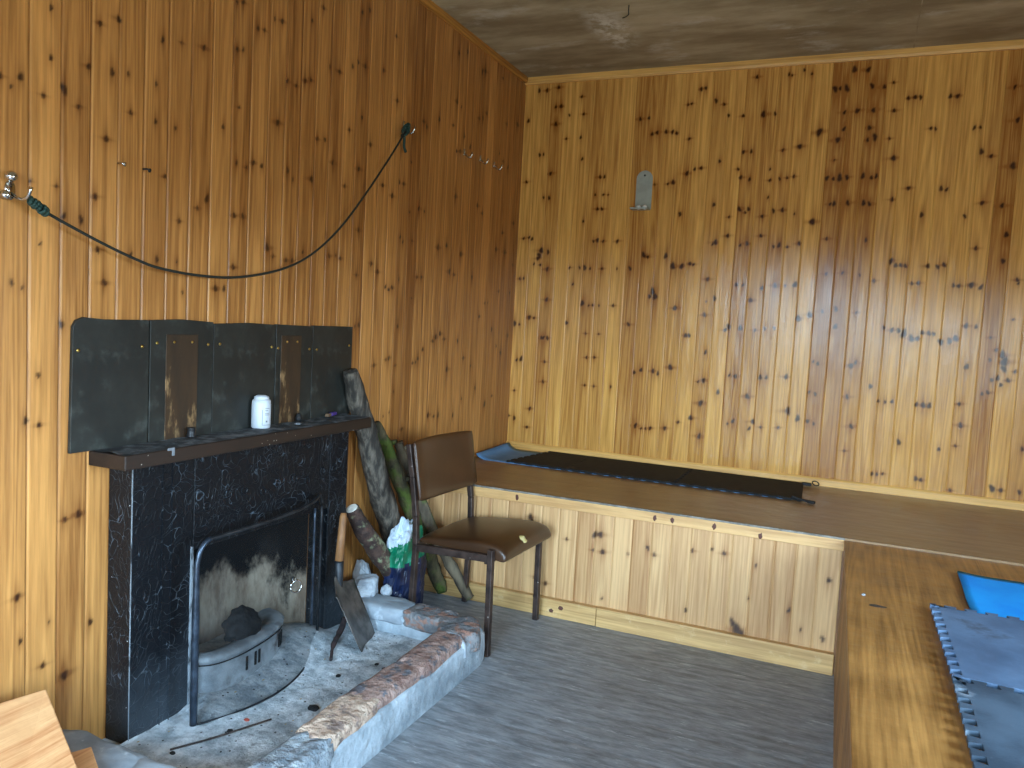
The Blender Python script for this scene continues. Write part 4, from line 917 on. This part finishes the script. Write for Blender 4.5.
# right platform: bright blue mat and grey interlocking tiles
ZR = .542
def blue(u, v):
    y = -1.395-.62*v; lip = max(0, 1-u/.10)
    x = 2.302+u*1.0-.030*v*(1-u)*0+.004*math.sin(v*7)*(1-u)
    z = ZR+.001+.008*lip*lip*math.exp(-((v-.15)/.35)**2)
    if u < .12: x += .010*lip*math.sin(min(1, v*1.6)*PI)*-.6
    return Vector((x, y, z))
t = empty('foam_roll_mat', (2.8, -1.7, ZR), 'bright blue foam mat partly under the grey tiles on the right platform', 'roll mat')
o = MB().grid(blue, 40, 16).build('mat_sheet', M['blue_foam'], t, smooth=True); md = o.modifiers.new('thickness', 'SOLIDIFY'); md.thickness = .008; md.offset = 1
g = 'grey foam tiles on the right platform'
zt = ZR+.010
mat_tile('foam_tile', [(2.192, -2.405), (2.775, -2.425), (2.765, -1.850), (2.185, -1.858)], zt, .012, 'grey_foam', 'pale grey interlocking foam tile overlapping the bright blue mat', {2, 3}, .052, .022, g)
mat_tile('foam_tile', [(2.185, -2.99), (2.765, -3.00), (2.775, -2.429), (2.192, -2.409)], zt, .012, 'grey_foam_dark', 'dirty darker grey foam tile nearest the camera on the right platform', {2, 3}, .052, .024, g)

# ------------------------------------------------------------------ split boards at the near end of the hearth
t = MB().hexa([(.100, -3.112, .318-.03), (.78, -3.385, .0), (.70, -3.75, .0), (.045, -3.62, .33-.03),
               (.105, -3.109, .325), (.80, -3.38, .035), (.72, -3.75, .035), (.05, -3.62, .36)])
o = t.build('split_board', M['split'], bevel=.004)
tag(o, 'larger freshly split orange board leaning on the left wall beside the hearth', 'board')
o = MB().prism([(.222, -3.070, .158), (.150, -3.230, .158), (.62, -3.46, .158), (.64, -3.32, .158)], (0, 0, .026)).build('split_board', M['split'], bevel=.003)
tag(o, 'smaller split board lying on the grey hearth slab in front of the leaning board', 'board')

# ------------------------------------------------------------------ daylight, camera
W = bpy.data.worlds.new('overcast'); SC.world = W; W.use_nodes = True
nt = W.node_tree; bg = nt.nodes['Background']
tc = nt.nodes.new('ShaderNodeTexCoord'); sp = nt.nodes.new('ShaderNodeSeparateXYZ'); nt.links.new(tc.outputs['Generated'], sp.inputs[0])
rp_ = nt.nodes.new('ShaderNodeValToRGB'); nt.links.new(sp.outputs[2], rp_.inputs[0])
e = rp_.color_ramp.elements
e[0].position = .0; e[0].color = (.15, .19, .19, 1); e[1].position = .30; e[1].color = (.48, .75, 1.0, 1)
k = e.new(.004); k.color = (.22, .30, .34, 1)
k = e.new(.03); k.color = (.62, .83, 1.0, 1)
nt.links.new(rp_.outputs[0], bg.inputs[0]); bg.inputs[1].default_value = SKY
def portal(loc, rot, sx, sy):
    l = bpy.data.lights.new('daylight_portal', 'AREA'); l.shape = 'RECTANGLE'; l.size = sx; l.size_y = sy
    l.cycles.is_portal = True
    o = bpy.data.objects.new('daylight_portal', l); o.location = loc; o.rotation_euler = rot; COL.objects.link(o)
portal((1.25, YF-.02, .99), (PI/2, 0, 0), 1.0, 1.98)
portal((XR+.02, -3.0, 1.35), (PI/2, 0, PI/2), 1.1, .9)
portal((2.8, YF-.02, 1.225), (PI/2, 0, 0), 1.0, .95)

cam = bpy.data.cameras.new('camera'); cam.sensor_width = 36; cam.lens = 798.0/1024*36; cam.clip_start = .05
co = bpy.data.objects.new('camera', cam); COL.objects.link(co); SC.camera = co
r, u, b = (Vector(v) for v in ((.915453, .398831, .053665), (-.080157, .050034, .995526), (.394361, -.915658, .077773)))
mw = Matrix((r, u, b)).transposed().to_4x4(); mw.translation = (1.9343, -4.4612, 1.3207)
co.matrix_world = mw

SC.view_settings.view_transform = 'Standard'; SC.view_settings.look = 'None'
SC.view_settings.gamma = 1; SC.view_settings.use_curve_mapping = False
SC.view_settings.exposure = EXPO
SC.cycles.max_bounces = 10; SC.cycles.diffuse_bounces = 6; SC.cycles.transparent_max_bounces = 12
